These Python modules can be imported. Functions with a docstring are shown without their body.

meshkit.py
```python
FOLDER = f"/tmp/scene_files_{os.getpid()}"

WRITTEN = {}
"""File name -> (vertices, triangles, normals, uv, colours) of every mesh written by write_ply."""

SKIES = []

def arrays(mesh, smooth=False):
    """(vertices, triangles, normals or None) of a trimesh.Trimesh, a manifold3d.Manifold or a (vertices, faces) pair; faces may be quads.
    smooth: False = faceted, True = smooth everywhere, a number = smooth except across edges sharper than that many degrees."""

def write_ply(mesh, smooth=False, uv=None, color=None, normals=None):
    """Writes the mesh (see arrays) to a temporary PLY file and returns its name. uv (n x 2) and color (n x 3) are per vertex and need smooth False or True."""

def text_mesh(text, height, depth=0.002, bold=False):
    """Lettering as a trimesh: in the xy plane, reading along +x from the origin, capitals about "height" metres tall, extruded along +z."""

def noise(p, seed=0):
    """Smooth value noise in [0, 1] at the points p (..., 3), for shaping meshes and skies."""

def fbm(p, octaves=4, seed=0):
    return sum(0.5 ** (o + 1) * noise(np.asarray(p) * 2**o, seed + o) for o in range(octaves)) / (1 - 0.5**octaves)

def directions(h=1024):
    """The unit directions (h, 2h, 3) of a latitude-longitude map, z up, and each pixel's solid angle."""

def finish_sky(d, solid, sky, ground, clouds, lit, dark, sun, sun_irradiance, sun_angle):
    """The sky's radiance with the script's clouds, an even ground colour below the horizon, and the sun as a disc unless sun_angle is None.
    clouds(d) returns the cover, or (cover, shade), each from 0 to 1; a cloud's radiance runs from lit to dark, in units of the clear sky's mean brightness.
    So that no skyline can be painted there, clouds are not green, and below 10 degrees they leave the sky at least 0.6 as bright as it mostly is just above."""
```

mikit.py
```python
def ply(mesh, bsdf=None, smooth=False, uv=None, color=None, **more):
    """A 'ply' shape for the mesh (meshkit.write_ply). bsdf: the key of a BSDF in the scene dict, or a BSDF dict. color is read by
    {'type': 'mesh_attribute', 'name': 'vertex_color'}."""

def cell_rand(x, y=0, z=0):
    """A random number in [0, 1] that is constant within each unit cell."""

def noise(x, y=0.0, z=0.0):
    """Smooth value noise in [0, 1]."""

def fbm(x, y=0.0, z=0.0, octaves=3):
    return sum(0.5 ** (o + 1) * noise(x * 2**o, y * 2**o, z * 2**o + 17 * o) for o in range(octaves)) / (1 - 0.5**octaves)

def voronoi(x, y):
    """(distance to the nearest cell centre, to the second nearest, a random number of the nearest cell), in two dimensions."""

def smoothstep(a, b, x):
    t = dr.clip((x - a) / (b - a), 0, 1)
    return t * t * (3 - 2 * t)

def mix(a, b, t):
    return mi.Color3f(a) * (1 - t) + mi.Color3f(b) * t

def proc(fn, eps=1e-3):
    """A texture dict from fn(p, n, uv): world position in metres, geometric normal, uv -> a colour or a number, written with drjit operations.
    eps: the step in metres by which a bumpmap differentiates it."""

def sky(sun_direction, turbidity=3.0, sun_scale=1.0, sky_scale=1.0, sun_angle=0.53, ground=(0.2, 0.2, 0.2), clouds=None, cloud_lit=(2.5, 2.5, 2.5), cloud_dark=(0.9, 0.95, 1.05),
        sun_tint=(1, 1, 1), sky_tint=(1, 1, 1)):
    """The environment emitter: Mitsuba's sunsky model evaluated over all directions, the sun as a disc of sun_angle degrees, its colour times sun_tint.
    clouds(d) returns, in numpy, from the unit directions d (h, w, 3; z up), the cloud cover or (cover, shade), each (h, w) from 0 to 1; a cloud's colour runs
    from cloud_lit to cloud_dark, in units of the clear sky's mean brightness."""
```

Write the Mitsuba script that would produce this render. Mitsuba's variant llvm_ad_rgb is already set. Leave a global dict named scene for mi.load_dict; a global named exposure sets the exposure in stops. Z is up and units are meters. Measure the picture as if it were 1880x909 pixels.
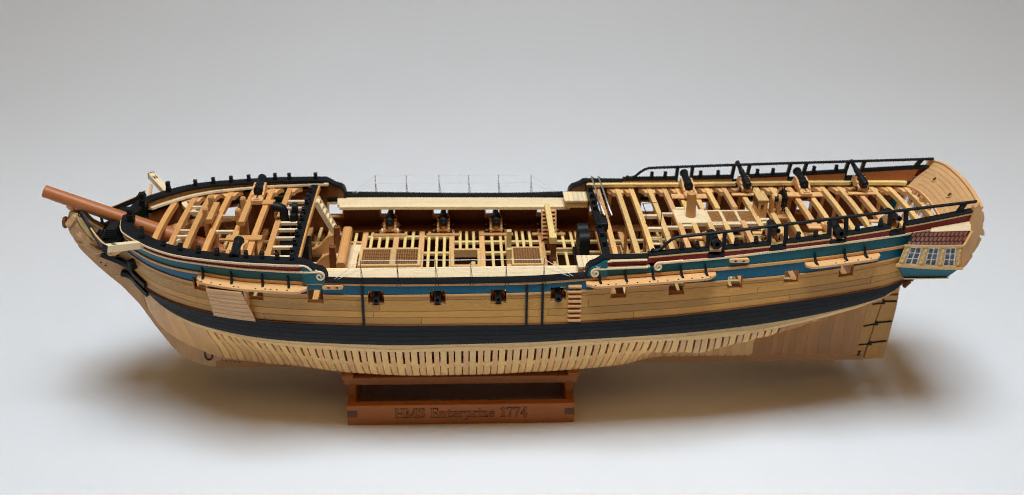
import math, random, numpy as np, trimesh, mitsuba as mi, mikit, meshkit, drjit as dr
import manifold3d as m3
from scipy.interpolate import PchipInterpolator as PI
from shapely.geometry import Polygon
from shapely import affinity
ST = mi.ScalarTransform4f
rng = random.Random(7)
scene, labels = {}, {}
# ---------------------------------------------------------------- camera, light, exposure
CAM = np.array([-.07937, -.90465, .58831]); FWD = np.array([.046304, .889514, -.454557])
scene['camera'] = {'type': 'thinlens', 'fov': 50.28, 'fov_axis': 'x', 'near_clip': 0.05, 'far_clip': 30.0, 'aperture_radius': 0.0042, 'focus_distance': 0.95,
                   'to_world': ST().look_at(origin=CAM.tolist(), target=(CAM + FWD).tolist(), up=[0.006861, 0.454751, 0.890592])}
exposure = 0.0
TABLE = -0.030
def lamp(name, c, target, w, h, power, label):
    c, t = np.array(c, float), np.array(target, float)
    T_ = ST().look_at(origin=c.tolist(), target=t.tolist(), up=[0, 1, .01]) @ ST().scale([w / 2, h / 2, 1])
    scene[name] = {'type': 'rectangle', 'to_world': T_, 'emitter': {'type': 'area', 'radiance': {'type': 'rgb', 'value': power}}}
    labels[name] = {'label': label, 'category': 'lamp'}
lamp('unseen_ceiling_lamp', (.0, -.27, 1.90), (0, -.27, 0), .80, .80, [15.0, 17.45, 19.5], 'unseen square lamp high above the ship, placed to cast its shadow')  # out of view; placed from the hull shadow, sized for its soft edge
lamp('added_fill_panel', (0, -.5, 2.6), (0, -.5, 0), 3.6, 3.0, [.80, .46, .165], 'wide dim warm fill light added overhead, out of view')  # added fill, stands in for warm bounce from the room

# ---------------------------------------------------------------- materials
# uv.x = wood kind + tone (0..1), uv.y = grain axis (0 along the ship, 1 across, 2 upright)
WOODS = [(.84, .655, .40), (.78, .57, .23), (.55, .275, .062), (.63, .315, .110), (.72, .405, .175), (.16, .050, .012), (.41, .128, .032), (.42, .125, .018), (.18, .044, .022), (.74, .47, .190), (.44, .205, .066)]
PALE, BOX, TAN, HONEY, PINK, BROWN, PEAR, CHERRY, TILE, MAPLE, DUSK = range(11)  # DUSK: a darker TAN, partly shade under the hull worked into the colour
def f_wood(p, n, uv):
    k = dr.floor(uv.x); tone = uv.x - k
    c = mi.Color3f(WOODS[0])
    for i, w in enumerate(WOODS[1:], 1): c = dr.select(dr.abs(k - i) < .5, mi.Color3f(w), c)
    a = uv.y
    s = [dr.select(dr.abs(a - i) < .5, mi.Float(70.0), mi.Float(1300.0)) for i in range(3)]
    off = tone * 37.0 + k * 5.0
    g = mikit.fbm(p.x * s[0] + off, p.y * s[1] + off, p.z * s[2], 3)
    fine = mikit.noise(p.x * s[0] * 2.6, p.y * s[1] * 2.6, p.z * s[2] * 2.6 + off)
    blot = mikit.fbm(p.x * 45 + off, p.y * 45, p.z * 45, 2)
    l = .82 + .17 * g + .08 * (fine - .5) + .12 * (blot - .5) + (tone - .5) * .36
    warm = mi.Color3f(1.0 + .05 * (tone - .5), 1.0, 1.0 - .18 * (tone - .5)) 
    return c * l * warm
scene['wood'] = {'type': 'principled', 'base_color': mikit.proc(f_wood), 'roughness': .46, 'specular': .45}
def f_black(p, n, uv):
    s = mikit.noise(p.x * 900, p.y * 900, p.z * 900); w = mikit.fbm(p.x * 160, p.y * 160, p.z * 160, 2)
    return mikit.mix((.006, .007, .008), (.012, .013, .0145), w) + mi.Color3f(.07) * mikit.smoothstep(.90, .98, s)
scene['black_paint'] = {'type': 'principled', 'base_color': mikit.proc(f_black), 'roughness': .5, 'specular': .22}
def painted(name, a, b, rough=.38):
    def f(p, n, uv):
        w = mikit.fbm(p.x * 60, p.y * 300, p.z * 300, 3); s = mikit.noise(p.x * 700, p.y * 700, p.z * 700)
        return mikit.mix(a, b, w) * (1 + .25 * (s - .5))
    scene[name] = {'type': 'principled', 'base_color': mikit.proc(f), 'roughness': rough, 'specular': .3}
painted('blue_paint', (.002, .084, .150), (.004, .125, .215))
painted('teal_paint', (.002, .082, .112), (.004, .120, .152))
painted('red_paint', (.190, .007, .005), (.260, .012, .009))
scene['white_thread'] = {'type': 'diffuse', 'reflectance': {'type': 'rgb', 'value': [.8, .78, .73]}}
scene['steel'] = {'type': 'roughconductor', 'material': 'Al', 'alpha': .42}
scene['white_metal'] = {'type': 'principled', 'base_color': {'type': 'rgb', 'value': [.84, .84, .84]}, 'roughness': .4}
scene['pane_glass'] = {'type': 'thindielectric', 'int_ior': 1.5}
scene['engraving'] = {'type': 'diffuse', 'reflectance': {'type': 'rgb', 'value': [.020, .014, .010]}}
# ---------------------------------------------------------------- helpers
def mm(t): t = np.array(t, float) / 1000; return t[:, 0], t[:, 1]
used = {}
def key(base):
    n = used.get(base, -1) + 1; used[base] = n
    return base if n == 0 else f'{base}_{n:03d}'
def tag(k, label=None, category=None, group=None, kind=None):
    d = labels.setdefault(k, {})
    for a, b in (('label', label), ('category', category), ('group', group), ('kind', kind)):
        if b: d[a] = b
class MB:
    def __init__(s): s.v, s.f, s.n = [], [], 0
    def add(s, v, f):
        v = np.asarray(v, float).reshape(-1, 3); s.v.append(v); s.f.append(np.asarray(f, int) + s.n); s.n += len(v); return s
    def mesh(s): return np.vstack(s.v), np.vstack(s.f)
    def box(s, c, size, R=None, ch=.00025):
        h = np.array(size) / 2; ch = min(ch, h.min() * .45)
        v = CH_SIGN * (h - ch * CH_CUT)
        if R is not None: v = v @ np.asarray(R).T
        return s.add(v + np.asarray(c), CH_F)
    def hexa(s, p):   # 8 points: bottom four round, top four round
        p = np.asarray(p, float)
        f = [[0, 2, 1], [0, 3, 2], [4, 5, 6], [4, 6, 7]] + sum([[[i, (i + 1) % 4, 4 + (i + 1) % 4], [i, 4 + (i + 1) % 4, 4 + i]] for i in range(4)], [])
        return s.add(p, f)
    def tube(s, pts, r, n=8, cap=True):
        pts = np.asarray(pts, float); m = len(pts); r = np.broadcast_to(np.asarray(r, float), (m,))
        t = np.gradient(pts, axis=0); t /= np.linalg.norm(t, axis=1, keepdims=True) + 1e-12
        up = np.array([0, 0, 1.0]) if abs(t[0][2]) < .9 else np.array([1.0, 0, 0])
        v = []
        for i in range(m):
            a = np.cross(t[i], up); a /= np.linalg.norm(a) + 1e-12; b = np.cross(a, t[i])
            th = np.arange(n) * 2 * math.pi / n
            v.append(pts[i] + r[i] * (np.cos(th)[:, None] * a + np.sin(th)[:, None] * b)); up = b
        v = np.vstack(v); f = []
        for i in range(m - 1):
            for j in range(n):
                a, b = i * n + j, i * n + (j + 1) % n
                f += [[a, b, a + n], [b, b + n, a + n]]
        if cap:
            c0, c1 = len(v), len(v) + 1; v = np.vstack([v, pts[0], pts[-1]])
            for j in range(n): f += [[c0, (j + 1) % n, j], [c1, (m - 1) * n + j, (m - 1) * n + (j + 1) % n]]
        return s.add(v, f)
    def lathe(s, prof, n=20, M=None):   # profile [(axial, radius)] turned round the local x axis
        pts = [(a, 0, 0) for a, _ in prof]; th = np.arange(n) * 2 * math.pi / n
        v = np.vstack([np.stack([np.full(n, a), r * np.cos(th), r * np.sin(th)], 1) for a, r in prof]); f = []
        for i in range(len(prof) - 1):
            for j in range(n):
                a, b = i * n + j, i * n + (j + 1) % n
                f += [[a, a + n, b], [b, a + n, b + n]]
        if M is not None: v = v @ np.asarray(M)[:3, :3].T + np.asarray(M)[:3, 3]
        return s.add(v, f)
    def prism(s, poly, a, b, axis='y'):   # polygon in the plane across the axis, from a to b
        p = Polygon(poly) if not isinstance(poly, Polygon) else poly
        if not p.is_valid: p = p.buffer(0)
        if p.geom_type != 'Polygon': p = max(p.geoms, key=lambda g: g.area)
        m = trimesh.creation.extrude_polygon(p, b - a, engine=None); v = np.array(m.vertices)
        if axis == 'y': w = np.stack([v[:, 0], b - v[:, 2], v[:, 1]], 1)
        elif axis == 'x': w = np.stack([a + v[:, 2], v[:, 0], v[:, 1]], 1)
        else: w = v + [0, 0, a]
        return s.add(w, m.faces)
    def loft(s, rings, closed=True, cap=True):   # list of equal-length point rings
        R = np.asarray(rings, float); m, n = R.shape[:2]; f = []
        for i in range(m - 1):
            for j in range(n if closed else n - 1):
                a, b = i * n + j, i * n + (j + 1) % n
                f += [[a, b, a + n], [b, b + n, a + n]]
        if cap:
            for j in range(1, n - 1): f += [[0, j + 1, j], [(m - 1) * n, (m - 1) * n + j, (m - 1) * n + j + 1]]
        return s.add(R.reshape(-1, 3), f)
_b = np.array([[x, y, z] for x in (-1, 1) for y in (-1, 1) for z in (-1, 1)], float)
CH_SIGN = np.repeat(_b, 3, 0); CH_CUT = np.tile(np.ones((3, 3)) - np.eye(3), (8, 1))
_h = trimesh.convex.convex_hull(CH_SIGN * (1 - .2 * CH_CUT))
_o = [int(np.argmin(np.linalg.norm(CH_SIGN * (1 - .2 * CH_CUT) - v, axis=1))) for v in _h.vertices]
CH_F = np.array(_o)[_h.faces]
def put(base, mb, mat, wood=None, axis=0, smooth=False, label=None, tone=None, kind=None):
    """One entry of the scene. wood: the kind of timber, with a random tone for the piece."""
    k = key(base); m = mb.mesh() if isinstance(mb, MB) else mb; uv = None
    if wood is not None:
        mat = 'wood'; t = (.5 + (rng.random() - .5) * .7) if tone is None else tone
        v, f, _ = meshkit.arrays(m, False)
        if smooth not in (False, True):
            tm = trimesh.graph.smooth_shade(trimesh.Trimesh(v, f, process=False), angle=math.radians(smooth), facet_minarea=None)
            m = (np.array(tm.vertices), np.array(tm.faces)); smooth = True; v = m[0]
        uv = np.tile([wood + min(max(t, .02), .98), axis], (len(v), 1))
    scene[k] = mikit.ply(m, mat, smooth=smooth, uv=uv)
    if label or kind: tag(k, label=label, kind=kind)
    return k
def box(base, c, size, wood=None, axis=0, mat=None, R=None, **kw): return put(base, MB().box(c, size, R), mat, wood, axis, **kw)
def rotx(a): c, s = math.cos(a), math.sin(a); return np.array([[1, 0, 0], [0, c, -s], [0, s, c]])
def roty(a): c, s = math.cos(a), math.sin(a); return np.array([[c, 0, s], [0, 1, 0], [-s, 0, c]])
def rotz(a): c, s = math.cos(a), math.sin(a); return np.array([[c, -s, 0], [s, c, 0], [0, 0, 1]])
S = 'model_ship'
# ---------------------------------------------------------------- hull form (millimetre tables; x aft, y to starboard, z up from the keel)
def sq(t):
    x, y = mm(t); g = PI(np.sqrt(x), y); return lambda d: g(np.sqrt(np.clip(d, 0, x[-1])))
capW = sq([(0,0),(1.5,14),(3,22),(7,32.5),(12,38.5),(22,48.5),(32,57.3),(42,64.5),(62,74.3),(82,79.7),(102,83.9),(122,87.1),(142,88.6),(162,90),(202,89.9),(282,87.8),(382,85.8),(427,84.4),(452,83.5),(502,79.6),(542,77),(582,73.7),(622,70.3),(662,65.8),(702,60.6),(732,56),(752,52.4),(786,46)])
wtW = sq([(0,0),(3,10.5),(7,17),(14.5,25),(21,32),(31.5,42),(44.5,52),(61.5,62),(79.5,70),(114.5,81),(145.5,86.4),(185.5,90.3),(216.5,92.5),(256.5,94.2),(350,94.5),(408.5,92.2),(481.5,88.5),(519.5,85),(581.5,78.4),(654.5,69.2),(701.5,60.5),(760,48)])
def line(*t): return PI(*mm(t))
zc = line((-390,162.5),(-350,161.8),(-300,160),(-260,159.4),(-220,158.6),(-100,157.8),(45,158.4),(82,160.6),(120,162.4),(160,164.4),(200,166.9),(240,170.2),(280,174.5),(320,179),(370,185.3),(410,190))
zwt = line((-400,102.5),(-300,101),(-200,99.5),(0,99.5),(100,102.5),(138,104.5),(200,109),(273,114.5),(320,119.5),(410,129))
zwb = line((-400,106),(-372,101.2),(-365,100),(-358.8,97),(-347,92),(-324,86.4),(-294,83),(-265,81.2),(-230,80.1),(-180,79.8),(-119,80.3),(-31,82),(55,83.6),(113,85.6),(138,86.8),(170,88.5),(213,92.2),(256,98),(293,105),(320,112.5),(410,135))
zpb = line((-400,100),(-372,98),(-355,92),(-345,88.5),(-335,84.6),(-310,78.5),(-280,74.8),(-252,71.8),(-232,70.5),(-197,70),(-112,71),(-31,72.6),(55,74.5),(139,77),(185,80),(205,83),(240,89),(290,99),(320,107),(410,130))
zm1 = line((-400,145),(-356,143.4),(-300,142.3),(-270,140.5),(-210,139),(-164,137.8),(-125,137.2),(-80,136.8),(-30,137),(25,139.3),(80,141.8),(134,143.8),(165,145.4),(220,148.7),(263,151.8),(307,155.3),(370,161),(410,165))
zm2 = line((-400,136.5),(-360,134.8),(-338,133.8),(-314,132),(-260,129.8),(-196,128),(-164,127.4),(-100,127.3),(-30,127.8),(25,129.2),(63,131),(114,132.2),(166,133.6),(203,135),(254,139),(290,142.5),(310,145),(360,151),(410,157))
zm0f = line((-400,156.2),(-356,154.5),(-340,154),(-310,153.5),(-278,152.6),(-245,151.4),(-212,150.5),(-180,150))
zm0a = line((0,149.2),(79,149.6),(120,150))
zm0b = line((80,152.6),(109,154),(140,155.5),(190,159.5),(247,164),(316,169.3),(370,174),(410,177))
zsill = line((-400,127),(-300,123.8),(-255,121),(-200,119.6),(-153,118.6),(-100,118.2),(-48,118.4),(4,119.8),(56,121.6),(108,122.6),(160,124.2),(210,126.6),(260,129.8),(410,140))
rab = line((-386,150),(-381.5,102),(-377,88),(-373.7,74.6),(-367.4,57.7),(-354.8,42),(-341.4,32.4),(-327.6,24.3),(-313.9,16.2),(-292,10.5),(-270,8),(-200,7),(316,7),(410,7))
kk = PI(*np.array([(-.39,.8),(-.34,.55),(-.3,.3),(-.28,.25),(-.26,.36),(-.24,.42),(-.22,.53),(-.2,.63),(-.18,.69),(-.16,.73),(-.12,.77),(-.06,.76),(-.02,.71),(.02,.67),(.06,.57),(.08,.5),(.1,.4),(.12,.22),(.14,0),(.41,0)]).T)
bilge = PI(*np.array([(-.40,.40),(.05,.43),(.073,.47),(.1,.52),(.118,.545),(.143,.575),(.161,.615),(.198,.68),(.225,.74),(.258,.815),(.288,.875),(.32,.94),(.41,.96)]).T)
hollow = PI(*np.array([(-.40,2.2),(.1,2.3),(.2,2.8),(.26,3.6),(.3,4.6),(.33,5.5),(.41,5.5)]).T)
def xf(z): return np.interp(z, [.09, .10, .165], [-.3805, -.3815, -.3820])
def Y(X, z):
    """Half breadth of the moulded hull at x, z."""
    X, z = np.broadcast_arrays(np.asarray(X, float), np.asarray(z, float))
    def up(X, z):
        d = X - xf(z); a, b = zwt(X), zc(X); t = (z - a) / (b - a)
        return np.where(d <= 0, 0, wtW(d) * (1 - t) + capW(d) * t)
    zb = (zwt(X) + zwb(X)) / 2; zr = rab(X); s = np.clip((z - zr) / (zb - zr), 0, 1); k = kk(X)
    full = k * (1 - (1 - s) ** 2.6) ** (1 / 2.6) + (1 - k) * (s * s * (3 - 2 * s)) ** 1.2
    se = bilge(X); run = np.where(s < se, .88 * (s / se) ** hollow(X), .88 + .12 * np.sqrt(np.maximum(1 - ((1 - s) / (1 - se)) ** 2, 0)))
    b = np.clip((X - .07) / .07, 0, 1); b = b * b * (3 - 2 * b)
    lo = .005 + (up(X, zb) - .005) * (full * (1 - b) + run * b)
    return np.where(z >= zb, up(X, z), lo)
def xa(z): return np.interp(z, [.09, .105, .12, .13, .15, .17, .19], [.318, .324, .333, .345, .361, .370, .378])
def stern(X, z): return np.where(X > .30, .30 + (X - .30) * (xa(z) - .30) / .075, X)   # x = .375 becomes the raked stern
def cols(x0, x1, step=.006):
    if x0 < -.36: return np.concatenate([np.linspace(math.sqrt(max(x0 + .386, 0)), math.sqrt(.046), 14)[:-1] ** 2 - .386, np.linspace(-.34, x1, max(3, int((x1 + .34) / step)))])
    return np.linspace(x0, x1, max(2, int(abs(x1 - x0) / step) + 1))
def surf(X, z, off, side):
    """Points of the hull surface, off metres outside it (normal in plan)."""
    X = np.asarray(X, float); z = np.broadcast_to(np.asarray(z, float), X.shape); e = 3e-4
    Xs = X + (.386 + xf(z)) * np.exp(-np.maximum(X + .386, 0) / .03); Xs = stern(Xs, z)
    y = Y(Xs, z); a, b = Y(Xs - e, z), Y(Xs + e, z); g = (b - a) / (2 * e)
    n = np.stack([-g, np.ones_like(g)], -1); n /= np.linalg.norm(n, axis=-1, keepdims=True)
    yy = np.maximum(y + n[..., 1] * off, .0005)
    return np.stack([Xs + n[..., 0] * off, side * yy, z], -1)
def strip(zlo, zhi, x0, x1, off, th, side, step=.006, X=None, offlo=None):
    """A plank bent round the hull between two height curves."""
    X = cols(x0, x1, step) if X is None else X
    lo = zlo(X) if callable(zlo) else np.full_like(X, zlo); hi = zhi(X) if callable(zhi) else np.full_like(X, zhi)
    ol = off if offlo is None else offlo
    ring = np.stack([surf(X, lo, ol, side), surf(X, hi, off, side), surf(X, hi, off - th, side), surf(X, lo, ol - th, side)], 1)
    if side > 0: ring = ring[:, ::-1]
    return MB().loft(ring[::-1])
def lerpz(a, b, t): return lambda X: a(X) * (1 - t) + b(X) * t
def plusz(a, d): return lambda X: a(X) + d
PORTX = [-.3035, -.2555, -.204, -.1525, -.1, -.048, .0037, .056, .107, .159, .210, .2602]
PW, PH = .0068, .0132
def gaps(x0, x1, holes):
    """The runs of [x0, x1] between the holes (centre, half width)."""
    out, a = [], x0
    for c, w in sorted(holes):
        if c + w <= a or c - w >= x1: continue
        if c - w > a + .001: out.append((a, c - w))
        a = c + w
    if a < x1 - .001: out.append((a, x1))
    return out
PORTS = [(x, PW) for x in PORTX]
SIDES = ((-1, 'port'), (1, 'starboard'))
# ---------------------------------------------------------------- table sweep and lamps
def sweep():
    """One sheet of paper: flat under the ship, curving up behind it and at both sides."""
    xs = np.concatenate([np.linspace(-2.0, -.8, 30)[:-1], np.linspace(-.8, .8, 25), np.linspace(.8, 2.0, 30)[1:]]); ys = np.concatenate([np.linspace(-1.7, .5, 24)[:-1], np.linspace(.5, 1.75, 40)])
    X, Yg = np.meshgrid(xs, ys); d = np.hypot(np.maximum(np.abs(X) - 1.1, 0), np.maximum(Yg - .63, 0)); r = 1.6; c = 1.2
    z = TABLE + np.where(d < c, r - np.sqrt(np.maximum(r * r - np.minimum(d, c) ** 2, 0)), r - math.sqrt(r * r - c * c) + (d - c) * 2.8)
    n = len(xs); f = []
    for a in range(len(ys) - 1):
        for b in range(n - 1): q = a * n + b; f += [[q, q + 1, q + n], [q + 1, q + n + 1, q + n]]
    return np.stack([X, Yg, z], -1).reshape(-1, 3), np.array(f)
def f_paper(p, n, uv):
    w = mikit.fbm(p.x * 6, p.y * 6, p.z * 6, 2)
    return mi.Color3f(.775, .79, .805) * (.985 + .03 * w)
scene['paper'] = {'type': 'twosided', 'b': {'type': 'principled', 'base_color': mikit.proc(f_paper), 'roughness': .55, 'specular': .3}}
scene['backdrop'] = mikit.ply(sweep(), 'paper', smooth=True); tag('backdrop', label='white paper sweep that the ship stands on, curving up behind', kind='structure')
# ---------------------------------------------------------------- stand
D = 'display_stand'
X0, X1 = -.1872, .0262
def seg(x0, x1, y0, y1, z0, z1): return ((x0 + x1) / 2, (y0 + y1) / 2, (z0 + z1) / 2), (x1 - x0, y1 - y0, z1 - z0)
def bar(base, x0, x1, y0, y1, z0, z1, wood, axis, **kw):
    c, s = seg(x0, x1, y0, y1, z0, z1); return box(base, c, s, wood, axis, **kw)
bar(D + '__front_rail', X0 + .0, X1, -.0605, -.0535, TABLE + .0002, -.0078, CHERRY, 0, tone=.62, label='front rail with the engraved ship name')
bar(D + '__back_rail', X0, X1, .0535, .0605, TABLE + .0002, -.0078, CHERRY, 0, tone=.45)
for x in (X0 + .0038, X1 - .0038):
    prof = [(-.0533, TABLE + .0003), (.0533, TABLE + .0003), (.0533, -.008), (.044, -.008), (.038, .003), (.026, .003), (.022, -.0005), (-.022, -.0005), (-.026, .003), (-.038, .003), (-.044, -.008), (-.0533, -.008)]
    m = MB(); m.prism([(y, z) for y, z in prof], x - .0036, x + .0036, 'x'); put(D + '__end_board', m, 'wood', CHERRY, 1)
for x in (X0 + .0048, X1 - .0048):
    bar(D + '__dovetail_key', x - .0046, x + .0046, -.0610, -.0585, -.0205, -.0135, BROWN, 1, tone=.1)
for s in (-1, 1):
    m = MB(); m.loft([[(x, s * (.026 + .0), .0005 + c), (x, s * .026, .0085 - c), (x, s * .0385, .0085 - c), (x, s * .0385, .0005 + c)] for x, c in ((X0 - .0035, .0006), (X0 - .0028, 0), (X1 + .0028, 0), (X1 + .0035, .0006))])
    put(D + '__cradle_rail', m, 'wood', CHERRY, 0, tone=.3)
    for x in (X0 - .0005, X1 + .0005):
        m = MB(); m.tube([(x - .0055, s * .034, .008), (x - .005, s * .034, .008), (x + .005, s * .034, .008), (x + .0055, s * .034, .008)], [.003, .0046, .0046, .003], 10)
        put(D + '__rail_peg', m, 'wood', CHERRY, 0, tone=.7)
for i in range(8):
    x = X0 + .02 + i * (X1 - X0 - .04) / 7
    bar(D + '__cradle_slat', x - .002, x + .002, -.0255, .0255, .0008, .0028 - .0006, CHERRY, 1, tone=.3)
from shapely.geometry import box as sbox
from shapely.geometry import LineString, Point
from shapely.ops import unary_union
def R_(x0, y0, x1, y1): return sbox(x0, y0, x1, y1)
def stem(x, y0, y1, w=.17, serif=.09, top=True, bot=True):
    g = [R_(x, y0, x + w, y1)]
    if bot: g.append(R_(x - serif, y0, x + w + serif, y0 + .045))
    if top: g.append(R_(x - serif, y1 - .045, x + w + serif, y1))
    return unary_union(g)
def ring(cx, cy, rx, ry, w, thin=.045):
    o = affinity.scale(Point(0, 0).buffer(1, 24), rx, ry); i = affinity.scale(Point(0, 0).buffer(1, 24), rx - w, ry - thin); return affinity.translate(o.difference(i), cx, cy)
def line_(pts, w): return LineString(pts).buffer(w / 2, cap_style=2, join_style=2)
xh = .64
def glyph(c):
    if c == 'H': return unary_union([stem(.10, 0, 1), stem(.62, 0, 1), R_(.2, .48, .7, .53)]), .90
    if c == 'M': return unary_union([stem(.12, 0, 1, .05), stem(.80, 0, 1, .17), line_([(.16, .98), (.47, .02)], .14), line_([(.47, .02), (.84, .98)], .05)]), 1.08
    if c == 'S': return unary_union([line_([(.55, .80), (.48, .93), (.33, .975), (.17, .92), (.10, .78), (.16, .63), (.34, .53), (.52, .42), (.58, .26), (.50, .09), (.33, .025), (.16, .08), (.08, .24)], .085), line_([(.12, .75), (.20, .62), (.46, .48), (.56, .30)], .15), R_(.54, .70, .58, .99), R_(.06, .01, .10, .30)]), .68
    if c == 'E': return unary_union([stem(.10, 0, 1), R_(.2, 0, .66, .045), R_(.2, .955, .64, 1), R_(.2, .48, .50, .525), R_(.60, .72, .64, 1), R_(.62, 0, .66, .30), R_(.47, .38, .51, .62)]), .76
    if c == 'n': return unary_union([stem(.08, 0, xh, .15, .07, True, True), stem(.43, 0, xh - .12, .15, .07, False), ring(.385, xh - .24, .195, .24, .14).intersection(R_(.2, xh - .2, .62, xh + .1))]), .68
    if c == 't': return unary_union([R_(.12, .08, .27, .86), R_(.03, xh - .05, .40, xh), ring(.29, .17, .17, .17, .10).intersection(R_(.1, -.1, .45, .17))]), .42
    if c == 'e': return unary_union([ring(.30, xh / 2, .25, xh / 2 + .01, .14).difference(R_(.32, .14, .7, .30)), R_(.14, .33, .54, .375)]), .58
    if c == 'r': return unary_union([stem(.08, 0, xh, .15, .07), line_([(.22, .42), (.30, .58), (.42, .62)], .06), Point(.44, .57).buffer(.075)]), .52
    if c == 'p': return unary_union([stem(.08, -.28, xh, .15, .07), ring(.36, xh / 2, .25, xh / 2 + .01, .14).intersection(R_(.18, -.1, .7, .8))]), .66
    if c == 'i': return unary_union([stem(.09, 0, xh, .15, .08), Point(.165, .86).buffer(.095)]), .35
    if c == 'z': return unary_union([R_(.05, xh - .045, .46, xh), R_(.04, 0, .48, .045), line_([(.42, xh - .02), (.10, .02)], .14), R_(.05, xh - .2, .09, xh), R_(.44, 0, .48, .2)]), .54
    if c == '1': return unary_union([stem(.20, 0, 1, .16, .13, False), line_([(.06, .80), (.16, .86), (.26, .99)], .06)]), .56
    if c == '7': return unary_union([R_(.05, .93, .56, 1), R_(.05, .74, .09, 1), line_([(.54, .97), (.36, .55), (.27, .02)], .13)]), .60
    if c == '4': return unary_union([stem(.36, 0, 1, .15, .09, False), R_(.02, .25, .62, .30), line_([(.42, .98), (.06, .27)], .05)]), .66
    return None, .42
ux, geo = 0.0, []
for c in 'HMS Enterprize 1774':
    g, w_ = glyph(c)
    if g is not None: geo.append(affinity.translate(g, ux, 0))
    ux += w_
txt = unary_union(geo); b0, _, b1, _ = txt.bounds; sx_ = .1245 / (b1 - b0); sy_ = .0106
txt = affinity.translate(affinity.scale(txt, sx_, sy_, origin=(0, 0)), -.0806 - sx_ * (b0 + b1) / 2, -.0222)
edge = txt.boundary.buffer(.00023, resolution=2)
m = MB()
for g in getattr(edge, 'geoms', [edge]): m.prism(g, -.06062, -.06045, 'y')
put(D + '__engraved_name', m, 'engraving', label='engraved outline lettering HMS Enterprize 1774')

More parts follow.
